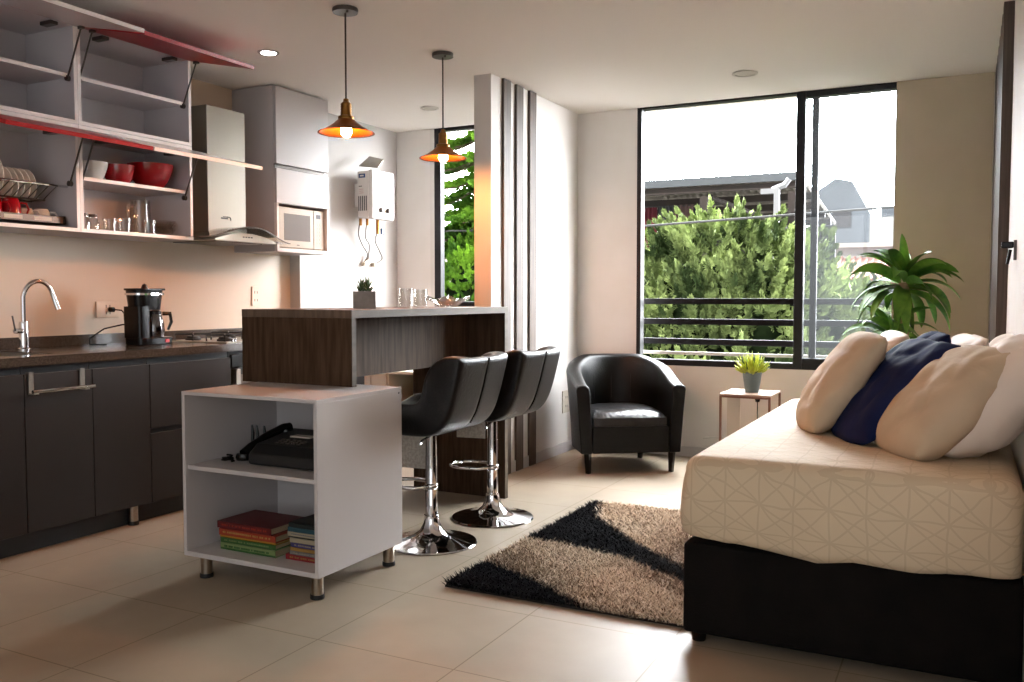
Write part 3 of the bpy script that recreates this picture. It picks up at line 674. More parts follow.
# ------------------------------------------------------------------ bar table
bt = thing('bar_table', (-2.565, 3.67, 0), 'tall dark wood bar table standing on the floor and the white shelf unit', 'bar table')
BX0, BX1, BY0, BY1 = -2.868, -2.264, 2.97, 4.375
MB().box(BX0, BX1-.0015, BY0, BY1, 1.032, 1.066).build('tabletop', M['wood_top'], bt, bevel=.0012)
box('top_edge', M['wood_edge'], (BX1-.0015, BX1, BY0+.001, BY1-.001, 1.033, 1.0655), bt)
box('end_panel', M['wood'], (BX0, BX1-.0015, BY0+.001, BY0+.03, .746, 1.032), bt, .001)
box('end_panel_edge', M['wood_edge'], (BX1-.0015, BX1, BY0+.001, BY0+.03, .746, 1.032), bt)
box('leg_panel', M['wood'], (BX0, BX1-.0015, BY1-.035, BY1-.001, 0, 1.032), bt, .001)
box('leg_panel_edge', M['wood_edge'], (BX1-.0015, BX1, BY1-.035, BY1-.001, 0, 1.032), bt)
box('apron', M['wood'], (-2.52, -2.498, BY0+.03, BY1-.035, .752, 1.032), bt, .001)

# white shelf unit
su = thing('shelf_unit', (-2.44, 2.8, 0), 'white open shelf unit on steel feet under the end of the bar', 'shelf unit')
X0, X1, Y0, Y1 = -2.778, -2.097, 2.54, 3.085
MB().box(X0, X0+.016, Y0, Y1, .086, .732).build('side_panel', M['white_lam'], su, bevel=.001)
MB().box(X1-.016, X1, Y0, Y1, .086, .732).build('side_panel', M['white_lam'], su, bevel=.001)
MB().box(X0, X1, Y0, Y1, .732, .746).build('top', M['white_lam'], su, bevel=.001)
MB().box(X0+.016, X1-.016, Y0, Y1, .086, .105).build('bottom', M['white_lam'], su, bevel=.001)
MB().box(X0+.016, X1-.016, Y0+.012, Y1-.016, .432, .449).build('shelf', M['white_lam'], su, bevel=.001)
MB().box(X0+.016, X1-.016, Y1-.016, Y1-.004, .105, .732).build('back_panel', M['white_lam'], su)
MB().lathe([(.004, 0), (.004, .001), (0, .0012)], (X1, Y1-.02, .722), 10, Matrix.Rotation(PI/2, 4, 'Y')).build('screw_cover', M['ink'], su)
for x in (X0+.085, X1-.035):
    for y in (Y0+.035, Y1-.05):
        l = MB().cyl(x, y, .016, .087, .0235, 24).build('leg', M['nickel'], su, smooth=True)
        MB().lathe([(.026, 0), (.027, .004), (.026, .017), (0, .017)], (x, y, 0), 24).build('rubber_pad', M['rubber'], l, smooth=True)

# fax telephone
fx = thing('fax_telephone', (-2.44, 2.78, .449), 'black fax telephone lying on the upper shelf of the white unit', 'telephone')
b = MB(); x0, x1, y0, y1 = -2.55, -2.19, 2.66, 2.96
b.prism([(x0, y0, .452), (x0, y1, .452), (x0, y1, .54), (x0, y1-.03, .565), (x0, y0+.05, .53), (x0, y0, .495)], (x1-x0, 0, 0)).build('body', M['black_matte'], fx, bevel=.012, seg=3)
box('display', M['panel_cream'], (-2.45, -2.35, 2.80, 2.845, .5485, .554), fx).rotation_euler = (0, 0, 0)
b = MB()
for r_ in range(3):
    for c_ in range(5): b.box(-2.47+c_*.028, -2.452+c_*.028, 2.73+r_*.02, 2.742+r_*.02, .529+r_*.004, .5365+r_*.004)
b.build('keypad', M['metal_dark'], fx, bevel=.001)
hs = MB().tube([(-2.585, 2.68, .485), (-2.58, 2.715, .51), (-2.575, 2.80, .545), (-2.555, 2.88, .568), (-2.55, 2.91, .565)], [.024, .02, .017, .02, .024], 12).build('handset', M['black_plastic'], fx, smooth=True)
MB().lathe([(.03, -.012), (.034, 0), (.03, .014), (0, .016)], (-2.59, 2.685, .475), 18).lathe([(.03, -.012), (.034, 0), (.03, .014), (0, .016)], (-2.55, 2.895, .55), 18).build('handset_cups', M['black_plastic'], fx, smooth=True)
P = []
for k in range(90):
    a = k*.9; t = k/89; P.append((-2.66+.012*math.cos(a)+.01*t, 2.62+.05*math.sin(t*PI)+.012*math.sin(a), .462+.003*math.sin(k)))
MB().tube([(-2.65+.03*math.cos(k*.55)*(.6+.4*math.sin(k)), 2.655+.02*math.sin(k*.55), .458+k*.0008) for k in range(28)], .0042, 6).build('curled_cord', M['black_plastic'], fx, smooth=True)
for x, dy in ((-2.712, 0), (-2.685, .0), (-2.645, .0)):
    MB().tube([(x, 2.86, .451), (x+.004, 2.86, .54), (x, 2.86, .575)], [.0065, .0075, .004], 8).build('paper_support', M['black_plastic'], fx, smooth=True)

# books
def book(x0, x1, y0, y1, z, h, m, label, grp, rot=0, stripe=None, text=None, top=None):
    t = thing('book', ((x0+x1)/2, (y0+y1)/2, z), label, 'book', grp)
    MB().box(x0, x1, y0, y0+.003, z, z+h).box(x0, x1, y0, y1, z, z+.0022).box(x0, x1, y0, y1, z+h-.0022, z+h).build('cover', m, t, bevel=.0008)
    MB().box(x0+.003, x1-.004, y0+.003, y1-.004, z+.0022, z+h-.0022).build('pages', M['paper'], t)
    if stripe: MB().box(x0+.001, x1-.001, y0-.0008, y0+.0005, z+.001, z+h*.3).build('spine_band', stripe, t)
    if text:
        b = MB(); xx = x0+.02; random.seed(int(z*1e4))
        while xx < x1-.03:
            w_ = random.uniform(.003, .009); b.box(xx, xx+w_, y0-.0012, y0+.0004, z+h*.40, z+h*.66); xx += w_+random.choice((.002, .002, .003, .009))
        b.build('spine_lettering', text, t)
    t.rotation_euler = (0, 0, rot); return t
B = {k: mat('book_'+k, v, .45) for k, v in dict(maroon='560f14', orange='8a2c18', yellow='967019', green='2a5426', pale='6f8050', teal='1f424c', cream='8f8570', black='121a18', violet='33305f', amber='8c6a30', grey='6c6a6a', red='78141c', gold='a07a44').items()}
zz = .1052
for h, nm, tx, st, lb, x0, x1, y0, y1 in ((.028, 'pale', 'green', 'green', 'pale green book at the bottom of the left pile', -2.663, -2.375, 2.622, 2.84),
        (.019, 'green', 'pale', None, 'green book second from the bottom in the left pile', -2.665, -2.38, 2.625, 2.84),
        (.008, 'yellow', None, None, 'thin yellow book in the middle of the left pile', -2.67, -2.378, 2.628, 2.84),
        (.026, 'orange', 'gold', None, 'orange red book under the maroon book, left pile', -2.672, -2.378, 2.625, 2.835),
        (.027, 'maroon', 'orange', None, 'maroon hardback book on top of the left pile', -2.685, -2.40, 2.628, 2.84)):
    book(x0, x1, y0, y1, zz, h, B[nm], lb, None, random.uniform(-.012, .012), B[st] if st else None, B[tx] if tx else None); zz += h+.0006
zz = .1052
for h, nm, tx, lb, x0 in ((.021, 'red', 'amber', 'red book with yellow print at the bottom of the right pile', -2.335), (0.014, 'grey', 'cream', 'thin grey book second from the bottom of the right pile', -2.315),
        (0.014, 'amber', None, 'thin amber book just above the grey one, right pile', -2.312), (0.017, 'violet', 'cream', 'violet book with white print in the right pile', -2.31),
        (0.019, 'cream', None, 'cream book in the middle of the right pile, over the violet one', -2.314), (.004, 'black', None, 'very thin black booklet between two cream books, right pile', -2.32),
        (0.017, 'cream', 'grey', 'cream book under the teal book in the right pile', -2.325), (0.017, 'teal', None, 'teal book near the top of the right pile', -2.323),
        (0.017, 'black', None, 'dark green covered book on top of the right pile', -2.318)):
    book(x0, x0+.2, 2.635, 2.86, zz, h, B[nm], lb, None, random.uniform(-.012, .012), None, B[tx] if tx else None); zz += h+.0006

# bar-top objects
cp = thing('succulent_planter', (-2.54, 3.43, 1.066), 'succulent in a cube concrete pot on the bar', 'plant')
R45 = Matrix.Translation((-2.54, 3.43, 1.066)) @ Matrix.Rotation(math.radians(38), 4, 'Z')
s = .052
b = MB().box(-s, s, -s, s, 0, .072, R45).box(-s, s, -s, -s+.006, .072, .081, R45).box(-s, s, s-.006, s, .072, .081, R45).box(-s, -s+.006, -s+.006, s-.006, .072, .081, R45).box(s-.006, s, -s+.006, s-.006, .072, .081, R45)
b.build('pot', M['concrete'], cp)
MB().box(-s+.006, s-.006, -s+.006, s-.006, .0722, .0755, R45).build('soil', M['soil'], cp)
def leafblob(b, c, d, L, w_, n=6):   # fleshy tapered leaf as a curved flattened tube
    d = Vector(d).normalized(); c = Vector(c); P = []; R = []
    for k in range(n+1):
        t = k/n; P.append(c+d*L*t+Vector((0, 0, .25*L*t*t))); R.append(max(.0006, w_*math.sin(PI*min(1, .25+.75*t))**.8))
    b.tube(P, R, 6)
random.seed(3); b = MB()
for cx_, cy_, cn, sz in ((-.012, 0, 18, .036), (.012, .012, 16, .048), (.016, -.012, 14, .042), (-.02, .016, 9, .026)):
    for k in range(cn):
        a = k*2.4; e = .25+1.2*k/cn
        leafblob(b, R45 @ Vector((cx_, cy_, .078+k*.0016)), (math.cos(a)*math.cos(e), math.sin(a)*math.cos(e), math.sin(e)), sz*random.uniform(.7, 1), .0042)
b.build('leaves', M['succulent'], cp, smooth='all')
tumbler('drinking_glass', -2.587, 3.85, 1.0662, .040, .098, 'clear drinking glass on the bar nearer the concrete planter', taper=.92)
tumbler('drinking_glass', -2.565, 3.955, 1.0662, .037, .094, 'clear drinking glass on the bar beside the glass bowl', taper=.92)
b = MB(); n = 48; rings = [(.02, 0), (.05, .002), (.062, .012), (.085, .032), (.125, .052), (.122, .055), (.082, .036), (.06, .016), (.045, .006), (.02, .005)]
vs = []
for i, (r, z) in enumerate(rings):
    for k in range(n):
        a = 2*PI*k/n; ww = 1+.07*math.cos(6*a)*(r/.125); zz2 = z+.009*math.cos(6*a)*(r/.125)**2
        vs.append((-2.51+r*ww*math.cos(a), 4.14+r*ww*math.sin(a), 1.0662+zz2*.95))
m_ = len(rings); b.add(vs, [(i*n+k, i*n+(k+1)%n, ((i+1)%m_)*n+(k+1)%n, ((i+1)%m_)*n+k) for i in range(m_) for k in range(n)])
tag(b.build('glass_bowl', M['clear_glass'], smooth='all'), 'wide wavy clear glass bowl at the far end of the bar', 'bowl')

# ------------------------------------------------------------------ bar stools
def stool():
    t = thing('bar_stool', (0, 0, 0), 'black quilted bar stool with chrome base, nearer the white shelf unit', 'bar stool', 'bar stools')
    MB().lathe([(.207, 0), (.209, .004), (.205, .009), (.17, .014), (.12, .024), (.08, .038), (.052, .062), (.037, .095), (.033, .125), (.033, .13), (.0, .13)], (0, 0, 0), 56).build('base', M['chrome'], t, smooth=True)
    MB().lathe([(.0285, .11), (.0285, .24), (.0275, .242), (.0275, .40), (.0, .40)], (0, 0, 0), 28).build('column', M['chrome'], t, smooth=True)
    MB().lathe([(.0265, .40), (.0265, .515), (0, .515)], (0, 0, 0), 24).build('gas_lift', M['chrome'], t, smooth=True)
    P = [(0.0, -.026, .262)]
    for k in range(13):
        a = -PI/2-PI*k/12; P.append((-.13+.10*math.cos(a), .095*math.sin(a)*1.0, .262))
    P.append((0.0, .026, .262)); P = [(.0, -.03, .262), (-.04, -.085, .262)]+P[1:-1]+[(-.04, .085, .262), (.0, .03, .262)]
    MB().tube(P, .0095, 12).lathe([(.031, .25), (.031, .275), (0, .275)], (0, 0, 0), 24).build('footrest', M['chrome'], t, smooth='all')
    box('seat_plate', M['black_matte'], (-.08, .08, -.08, .08, .507, .52), t)
    MB().tube([(.03, -.03, .505), (.06, -.17, .497), (.065, -.19, .485)], .005, 8).build('height_lever', M['chrome'], t, smooth=True)
    # one-piece shell: stations across Y, each a closed loop of outer + inner profile
    O = [(-.235, .575), (-.225, .545), (-.19, .53), (-.12, .522), (-.04, .518), (.05, .516), (.12, .520), (.17, .535), (.205, .565), (.232, .61), (.25, .66), (.268, .72), (.283, .78), (.297, .835), (.300, .855)]
    I1 = [(-.24, .60), (-.235, .635), (-.205, .658), (-.14, .668), (-.06, .664), (.02, .660), (.055, .664), (.075, .685), (.085, .715), (.092, .75), (.102, .785), (.12, .82), (.155, .852), (.20, .870), (.255, .874)]   # at the wings
    I0 = [(-.24, .60), (-.232, .622), (-.20, .634), (-.14, .632), (-.06, .622), (.02, .617), (.09, .618), (.14, .632), (.168, .655), (.186, .68), (.20, .715), (.214, .755), (.228, .80), (.243, .85), (.265, .864)]  # hollow middle
    seams = (3, 5, 8, 11)
    ys = [-1, -.985, -.95, -.88, -.78, -.68, -.58, -.45, -.3, -.15, -.04, 0, .04, .15, .3, .45, .58, .68, .78, .88, .95, .985, 1]
    vs = []; N_ = len(O)*2
    for y in ys:
        a = abs(y); wgt = min(1, max(0, (a-.42)/.40)); wgt = wgt*wgt*(3-2*wgt)
        ins = .0 if a < .9 else (.004 if a < .97 else (.012 if a < .99 else .026))
        loop = []
        cx_, cz_ = .02, .60
        for k, (p, q) in enumerate([(p, None) for p in O]+[(I1[len(O)-1-k], I0[len(O)-1-k]) for k in range(len(O))]):
            x, z = p
            if q is not None:
                x = p[0]*wgt+q[0]*(1-wgt); z = p[1]*wgt+q[1]*(1-wgt)
                kk = N_-1-k
                if kk in seams and a < .9: x += .006 if kk > 6 else 0; z -= .006 if kk <= 6 else 0
                if abs(y) < .02 and 1 < kk < 13: x += .005 if kk > 6 else 0; z -= .006 if kk <= 6 else 0
            elif a < .02 and k > 6: x -= .007
            if q is None and k > 6: x -= .012*a*a
            loop.append((x, z))
        mxc = sum(p[0] for p in loop)/N_; mzc = sum(p[1] for p in loop)/N_
        for k, (x, z) in enumerate(loop):   # edge rounding: pull towards the section's skeleton
            j = N_-1-k; ox, oz = loop[j]; mx_, mz_ = (x+ox)/2, (z+oz)/2; d_ = math.hypot(x-mx_, z-mz_) or 1
            f_ = min(ins/d_, .9); vs.append((x+(mx_-x)*f_, y*.222, z+(mz_-z)*f_))
    S_ = len(ys); fs = [(i*N_+k, i*N_+(k+1)%N_, (i+1)*N_+(k+1)%N_, (i+1)*N_+k) for i in range(S_-1) for k in range(N_)]
    for base in (0, (S_-1)*N_):
        for k in range(len(O)-1): fs.append((base+k, base+k+1, base+N_-2-k, base+N_-1-k))
    sh = MB().add(vs, fs).build('seat_shell', M['leather'], t, smooth='all')
    sh.modifiers.new('sub', 'SUBSURF').levels = 1; sh.modifiers['sub'].render_levels = 1
    # back seam piping on the rear
    MB().tube([(x+.001 if k > 1 else x, 0, z) for k, (x, z) in enumerate(O[8:])], .0035, 6).build('rear_seam', M['black_plastic'], t, smooth='all')
    return t
s1 = stool(); s2 = copy_tree(s1)
s2['label'] = 'black quilted bar stool with chrome base, farther one near the wood leg panel'
def flap(t, x0, x1, y0, y1, z0, z1, rot):
    mx = Matrix.Translation(((x0+x1)/2, (y0+y1)/2, z1)) @ Matrix.Rotation(rot, 4, 'Z')
    hw = math.hypot(x1-x0, y1-y0)/2
    MB().box(-hw, hw, -.0015, .0015, z0-z1, 0, mx).build('cloth_label', M['tag_cloth'], t)
flap(s1, -.185, -.03, -.02, .02, .335, .51, .1)
flap(s2, -.20, -.05, -.02, .02, .40, .51, .15)
s1.location = (-2.155, 3.405, 0); s2.location = (-2.125, 3.935, 0)

# ------------------------------------------------------------------ armchair
ac = thing('armchair', (0, 0, 0), 'black leather tub armchair in the corner by the window', 'armchair')
def tub():
    path = []
    path += [(-.315, -.325+.30*k/5, 0) for k in range(6)]
    for k in range(1, 24):
        a = PI-PI*k/24; path.append((.315*math.cos(a), -.025+.335*math.sin(a), 0))
    path += [(.315, -.025-.30*k/5, 0) for k in range(6)]
    P_ = [Vector(p) for p in path]; n = len(P_); L = [0]
    for i in range(1, n): L.append(L[-1]+(P_[i]-P_[i-1]).length)
    vs = []; prof = [(-.045, 0), (.032, 0), (.040, .3), (.046, .7), (.049, .93), (.040, .985), (.015, 1.0), (-.015, 1.0), (-.037, .98), (-.045, .94), (-.045, .5)]
    N_ = len(prof)
    for i, p in enumerate(P_):
        t = (P_[min(i+1, n-1)]-P_[max(i-1, 0)]).normalized(); out = Vector((-t.y, t.x, 0))
        u = L[i]/L[-1]; s_ = .5-.5*math.cos(2*PI*u); s_ = s_**.75
        top = .562+(.725-.562)*min(1, s_*1.12)
        end = 1 if 0 < i < n-1 else 1
        for (o, h) in prof:
            z = .13+(top-.13)*h
            vs.append(p+out*o*(1+.25*s_*(h > .5))*end+Vector((0, 0, z))+out*(.02*h*h*(1 if o > -.1 else 1)))
    fs = [(i*N_+k, i*N_+(k+1)%N_, (i+1)*N_+(k+1)%N_, (i+1)*N_+k) for i in range(n-1) for k in range(N_)]+[tuple(range(N_)), tuple((n-1)*N_+k for k in range(N_))]
    o = MB().add(vs, fs).build('shell', M['leather_chair'], ac, smooth=True, bevel=.008, seg=2); return o
tub()
MB().box(-.268, .268, -.322, .24, .13, .30).build('seat_base', M['leather_chair'], ac, bevel=.012, seg=3)
def cushion_box(nm, x0, x1, y0, y1, z0, z1, m, par, dome=.02, n=16):
    vs = []; 
    for j in range(n+1):
        for i in range(n+1):
            u = i/n*2-1; v = j/n*2-1; e = (1-u**6)*(1-v**6)
            x = (x0+x1)/2+u*(x1-x0)/2*(1-.04*v**4); y = (y0+y1)/2+v*(y1-y0)/2*(1-.04*u**4)
            vs.append((x, y, z0+(z1-z0)*(.62+.38*e**.4)+dome*e*(1-.5*u*u-.5*v*v)+.004*noise.noise(Vector((x*14, y*14, 0)))))
    m_ = len(vs); vs += [(x, y, z0) for (x, y, z) in vs[:m_]]
    fs = []; q = n+1
    for j in range(n):
        for i in range(n): a = j*q+i; fs += [(a, a+1, a+q+1, a+q), (a+m_, a+q+m_, a+q+1+m_, a+1+m_)]
    for i in range(n):
        fs += [(i, i+m_, i+1+m_, i+1), (n*q+i, n*q+i+1, n*q+i+1+m_, n*q+i+m_), (i*q, (i+1)*q, (i+1)*q+m_, i*q+m_), (i*q+n, i*q+n+m_, (i+1)*q+n+m_, (i+1)*q+n)]
    return MB().add(vs, fs).build(nm, m, par, smooth=True)
cushion_box('seat_cushion', -.265, .265, -.315, .25, .302, .385, M['leather_soft'], ac)
for x, y in ((-.295, -.29), (.295, -.29), (-.19, .22), (.22, .24)):
    MB().tube([(x, y, .132), (x*.985, y, 0)], [.027, .019], 4).build('leg', M['black_plastic'], ac)
for a in (60, 90, 120):
    aa = math.radians(a); r = .272
    MB().tube([(r*math.cos(aa)*k, -.025+.29*math.sin(aa)*k, z) for z, k in ((.42, 1), (.56, 1.02), (.69, 1.055))], .0028, 5).build('back_seam', M['rubber'], ac)
place(ac, (-2.05, 5.585, 0), math.radians(34)); ac.scale = (.93, .95, 1)

# ------------------------------------------------------------------ rug
rg = thing('shag_rug', (-1.2, 3.68, 0), 'shaggy rug with black wedges on beige between stools and bed', 'rug')
RX0, RX1, RY0, RY1 = -1.775, -.62, 2.90, 4.44
box('backing', M['soil'], (RX0, RX1, RY0, RY1, .001, .008), rg)
def inpoly(x, y, P):
    r = False; j = len(P)-1
    for i in range(len(P)):
        if (P[i][1] > y) != (P[j][1] > y) and x < (P[j][0]-P[i][0])*(y-P[i][1])/(P[j][1]-P[i][1])+P[i][0]: r = not r
        j = i
    return r
T1 = [(-1.9, 2.8), (-1.9, 3.22), (-1.72, 3.20), (-1.42, 3.05), (-1.06, 2.80)]
T2 = [(-1.9, 3.60), (-1.9, 4.5), (-1.74, 4.5), (-1.62, 4.12), (-1.30, 3.76), (-.96, 3.47), (-.5, 3.10), (-.5, 2.98), (-.98, 3.33), (-1.25, 3.50), (-1.6, 3.60)]
random.seed(11); b = MB(); rnd = random.random
NB = 90000
for q in range(NB):
    x = RX0+(RX1-RX0)*rnd(); y = RY0+(RY1-RY0)*rnd()
    nx = x+random.gauss(0, .012); ny = y+random.gauss(0, .012)
    if inpoly(nx, ny, T1) or inpoly(nx, ny, T2): cm_ = 0
    else:
        d1 = (nx+1.72)*.62+(ny-3.2)*.78   # distance beyond black wedge 1
        below = ny < 3.60-(nx+1.6)*.66
        g = max(0, 1-max(0, d1)/.34) if below else max(0, min(1, (nx+1.28)/.2))*.8
        cm_ = 2 if rnd() < .15+.7*g else (3 if rnd() < .25 else 1)
    a = rnd()*2*PI; L_ = random.uniform(.014, .034); ln = random.uniform(.010, .032)
    dx, dy = math.cos(a)*ln, math.sin(a)*ln; w2 = .0022; px, py = -math.sin(a)*w2, math.cos(a)*w2
    b.cm = cm_
    b.add([(x-px, y-py, .006), (x+px, y+py, .006), (x+dx*.5+px, y+dy*.5+py, L_*.7), (x+dx*.5-px, y+dy*.5-py, L_*.7), (x+dx*1.3, y+dy*1.3, L_)], [(0, 1, 2, 3), (3, 2, 4)])
pl = b.build('pile', [mat('rug_black', '08070b', .9, spec=.05), mat('rug_beige', 'c6b097', .9, spec=.1), mat('rug_taupe', '75614f', .9, spec=.1), mat('rug_light', 'dccbb4', .9, spec=.1)], rg)
pl['kind'] = 'stuff'

# ------------------------------------------------------------------ bed
bd = thing('bed', (-.34, 3.75, 0), 'low black upholstered daybed base along the right wall', 'bed')
BXa, BXb, BYa, BYb = -.802, .157, 2.78, 4.66
MB().box(BXa, BXb, BYa, BYb, .035, .33).build('base', M['bed_fabric'], bd, bevel=.014, seg=3)
for x, y in ((-.76, 2.83), (.09, 2.83), (-.76, 4.61), (  .09, 4.61)):
    MB().lathe([(.022, 0), (.026, .036), (0, .037)], (x, y, 0), 16).build('foot', M['black_plastic'], bd, smooth=True)
# mattress under a quilted cover: shell built as a heightfield wrapped over a rounded box
def bedspread():
    x0, x1, y0, y1, zt, zb = BXa-.006, .155, BYa-.012, BYb, .612, .335
    R = .055; nu, nv = 76, 120
    # outline param: use superellipse-like wrap per ring
    rings = []
    hs_ = [0, .06, .2, .4, .6, .8, .92]     # down the sides (fraction)
    per = []
    def ring(inset, n=240):
        pts = []; xa, xb, ya, yb = x0+inset, x1-inset, y0+inset, y1-inset; r = max(.002, .06-inset*.5)
        seg = [(xb-r, yb-r, 0), (xa+r, yb-r, 90), (xa+r, ya+r, 180), (xb-r, ya+r, 270)]
        for s_i, (cx_, cy_, a0) in enumerate(seg):
            for k in range(9): a = math.radians(a0+90*k/8); pts.append((cx_+r*math.cos(a), cy_+r*math.sin(a)))
            nx_ = seg[(s_i+1) % 4]; a = math.radians(a0+90); p = pts[-1]; q = (nx_[0]+r*math.cos(a), nx_[1]+r*math.sin(a)); m_ = 51
            for k in range(1, m_): pts.append((p[0]+(q[0]-p[0])*k/m_, p[1]+(q[1]-p[1])*k/m_))
        return pts
    vs = []; sizes = None
    layers = [(.0, None, i/10) for i in range(11)]       # bottom to shoulder
    out = []
    for _, _, t in layers:
        out.append((0, zb+(zt-R-zb)*t, 'side', t))
    for k in range(1, 7):
        a = PI/2*k/6; out.append((R*(1-math.cos(a)), zt-R+R*math.sin(a), 'top', 1))
    for k in range(1, 12): out.append((R+.395*k/11*1.0, zt, 'flat', 1))
    for ins, z, kd, t in out:
        pts = ring(ins)
        for j, (x, y) in enumerate(pts):
            nz = noise.noise(Vector((x*5, y*5, z*4))); n2 = noise.noise(Vector((x*13, y*13, z*9+5)))
            zz_ = z; xx, yy = x, y
            if kd == 'side':
                bul = .012*math.sin(PI*t)+.010*nz+.004*n2
                cxm, cym = (x0+x1)/2, (y0+y1)/2
                if abs(y-y0) < .03: yy = y-bul-.006*(1-t)
                if abs(x-x0) < .03: xx = x-bul
                if t < .35:
                    hem = .006*noise.noise(Vector((x*7, y*3, 1)))+.003*noise.noise(Vector((x*22, y*9, 1)))
                    if y < y0+.1: hem += -.014*max(0, 1-abs(x+.38)/.08) + .03*max(0, (-x-.45)/.4) + .012*max(0, x+.1)/.2
                    zz_ = z+hem*(1-t/.35)
            elif kd == 'flat': zz_ = z+.006*nz+.002*n2
            vs.append((xx, yy, zz_))
    m_ = len(ring(0)); n = len(out)
    fs = [(i*m_+k, i*m_+(k+1)%m_, (i+1)*m_+(k+1)%m_, (i+1)*m_+k) for i in range(n-1) for k in range(m_)]+[tuple((n-1)*m_+k for k in range(m_)), tuple(range(m_))[::-1]]
    o = MB().add(vs, fs).build('bedspread', M['quilt'], smooth='all')
    tag(o, 'quilted beige bedspread fitted over the mattress of the daybed', 'bedspread'); return o
bedspread()

# cushions
def pillow(nm, size, th, loc, ax_n, ax_u, m, label, cat, grp=None, pinch=.12, seed=0, part=None):
    w_, h_ = size; n = 44; nrm = Vector(ax_n).normalized(); u_ = Vector(ax_u); u_ = (u_-nrm*u_.dot(nrm)).normalized(); v_ = nrm.cross(u_)
    if v_.z < 0: v_ = -v_
    vs = []
    for sgn in (1, -1):
        for j in range(n+1):
            for i in range(n+1):
                u = i/n*2-1; v = j/n*2-1
                uu = math.copysign(abs(u)**.85, u); vv = math.copysign(abs(v)**.85, v)
                e = max(0, (1-abs(uu)**2.6))**.5*max(0, (1-abs(vv)**2.6))**.5; rk = .24 if v < 0 else .05
                px = uu*w_/2*math.sqrt(1-rk*vv*vv); py = vv*h_/2*math.sqrt(1-rk*uu*uu)
                wr = noise.noise(Vector((px*9+seed, py*9, sgn)))*.5+noise.noise(Vector((px*22+seed, py*12+seed, sgn)))*.22
                w0 = noise.noise(Vector((px*9+seed, py*9, 0)))
                fold = (1-abs(noise.noise(Vector((px*4+py*3+seed, py*5-px*4, sgn*2+seed)))*2.6))**3; fold = max(0, fold)
                d = sgn*(th/2)*e*(1+.32*wr-.13*fold)+.014*w0*(1-e)
                sag = -.10*th*(e)*(1 if vv < 0 else 0)*0
                vs.append(Vector(loc)+u_*px+v_*(py+sag)+nrm*d)
    q = n+1; m_ = q*q; fs = []
    for j in range(n):
        for i in range(n): a = j*q+i; fs += [(a, a+1, a+q+1, a+q), (a+m_, a+q+m_, a+q+1+m_, a+1+m_)]
    for i in range(n):
        fs += [(i, i+m_, i+1+m_, i+1), (n*q+i, n*q+i+1, n*q+i+1+m_, n*q+i+m_), (i*q, (i+1)*q, (i+1)*q+m_, i*q+m_), (i*q+n, i*q+n+m_, (i+1)*q+n+m_, (i+1)*q+n)]
    o = MB().add([tuple(p) for p in vs], fs).build(nm, m, smooth='all')
    return tag(o, label, cat, grp), u_, v_, nrm
def lean(tilt, yaw_):   # cushion normal facing -X, leaning back by tilt
    a = math.radians(tilt); y_ = math.radians(yaw_)
    return Vector((-math.cos(a)*math.cos(y_), -math.cos(a)*math.sin(y_), math.sin(a)))
def cu(nm, size, th, x, y, z, tilt, yw, m, label, cat='cushion', **k):
    n_ = lean(tilt, yw); u_ = Vector((math.sin(math.radians(yw)), -math.cos(math.radians(yw)), 0))
    return pillow(nm, size, th, (x, y, z), n_, u_, m, label, cat, **k)
cu('cushion', (.43, .46), .175, -.435, 3.60, .79, 34, 16, M['cush_beige'], 'beige velvet cushion leaning at the left end of the row', seed=1)
cu('cushion', (.46, .48), .13, -.25, 3.43, .785, 42, 24, M['cush_navy'], 'dark navy velvet cushion between the two beige ones', seed=5)
cu('cushion', (.45, .48), .20, -.07, 3.21, .775, 44, 24, M['cush_beige'], 'large beige cushion nearest to the front, right of the navy one', seed=9)
cu('pillow', (.48, .50), .25, .085, 3.26, .80, 42, 4, M['cush_white'], 'white pillow at the right front, partly cut by the frame', 'pillow', seed=13)
cu('cushion', (.40, .42), .15, -.36, 4.15, .79, 32, 12, M['cush_pale'], 'pale satin cushion peeking out behind the left beige one', seed=17)
cu('cushion', (.42, .42), .15, -.205, 4.05, .80, 34, 10, M['cush_navy'], 'navy cushion in the back row with only its corner showing', seed=21)
cu('cushion', (.42, .42), .15, -.085, 3.93, .80, 38, 10, M['cush_pale'], 'pale satin cushion behind the large front beige cushion', seed=25)
cu('pillow', (.40, .44), .14, .045, 4.0, .80, 40, 2, M['cush_white'], 'white pillow in the back row against the slatted wall', 'pillow', seed=29)

# ------------------------------------------------------------------ side table and pots
st = thing('side_table', (-1.18, 5.6, 0), 'small brown side table under the window between armchair and bed', 'side table')
TX0, TX1, TY0, TY1, TZ = -1.355, -1.045, 5.46, 5.80, .525
box('tabletop', M['table_wood'], (TX0, TX1, TY0, TY1, TZ-.012, TZ), st, .002)
for x in (TX0+.007, TX1-.007):
    for y in (TY0+.007, TY1-.007): box('leg', M['copper_frame'], (x-.007, x+.007, y-.007, y+.007, 0, TZ-.012), st, .001)
MB().box(TX0+.014, TX1-.014, TY0, TY0+.012, TZ-.024, TZ-.012).box(TX0, TX0+.012, TY0+.014, TY1-.014, TZ-.024, TZ-.012).build('apron_frame', M['copper_frame'], st)
box('inner_panel', M['panel_cream'], (TX0+.03, TX0+.11, TY0+.08, TY0+.09, .12, TZ-.013), st)
box('lower_shelf', M['table_wood'], (TX0+.014, TX1-.014, TY0+.014, TY1-.014, .11, .12), st)
MB().lathe([(.012, TZ-.045), (.016, TZ-.03), (.016, TZ-.0125), (0, TZ-.0125)], (-1.13, 5.50, 0), 14).tube([(-1.13, 5.50, TZ-.045), (-1.13, 5.50, .13)], .003, 6).build('under_knob', M['black_plastic'], st, smooth=True)
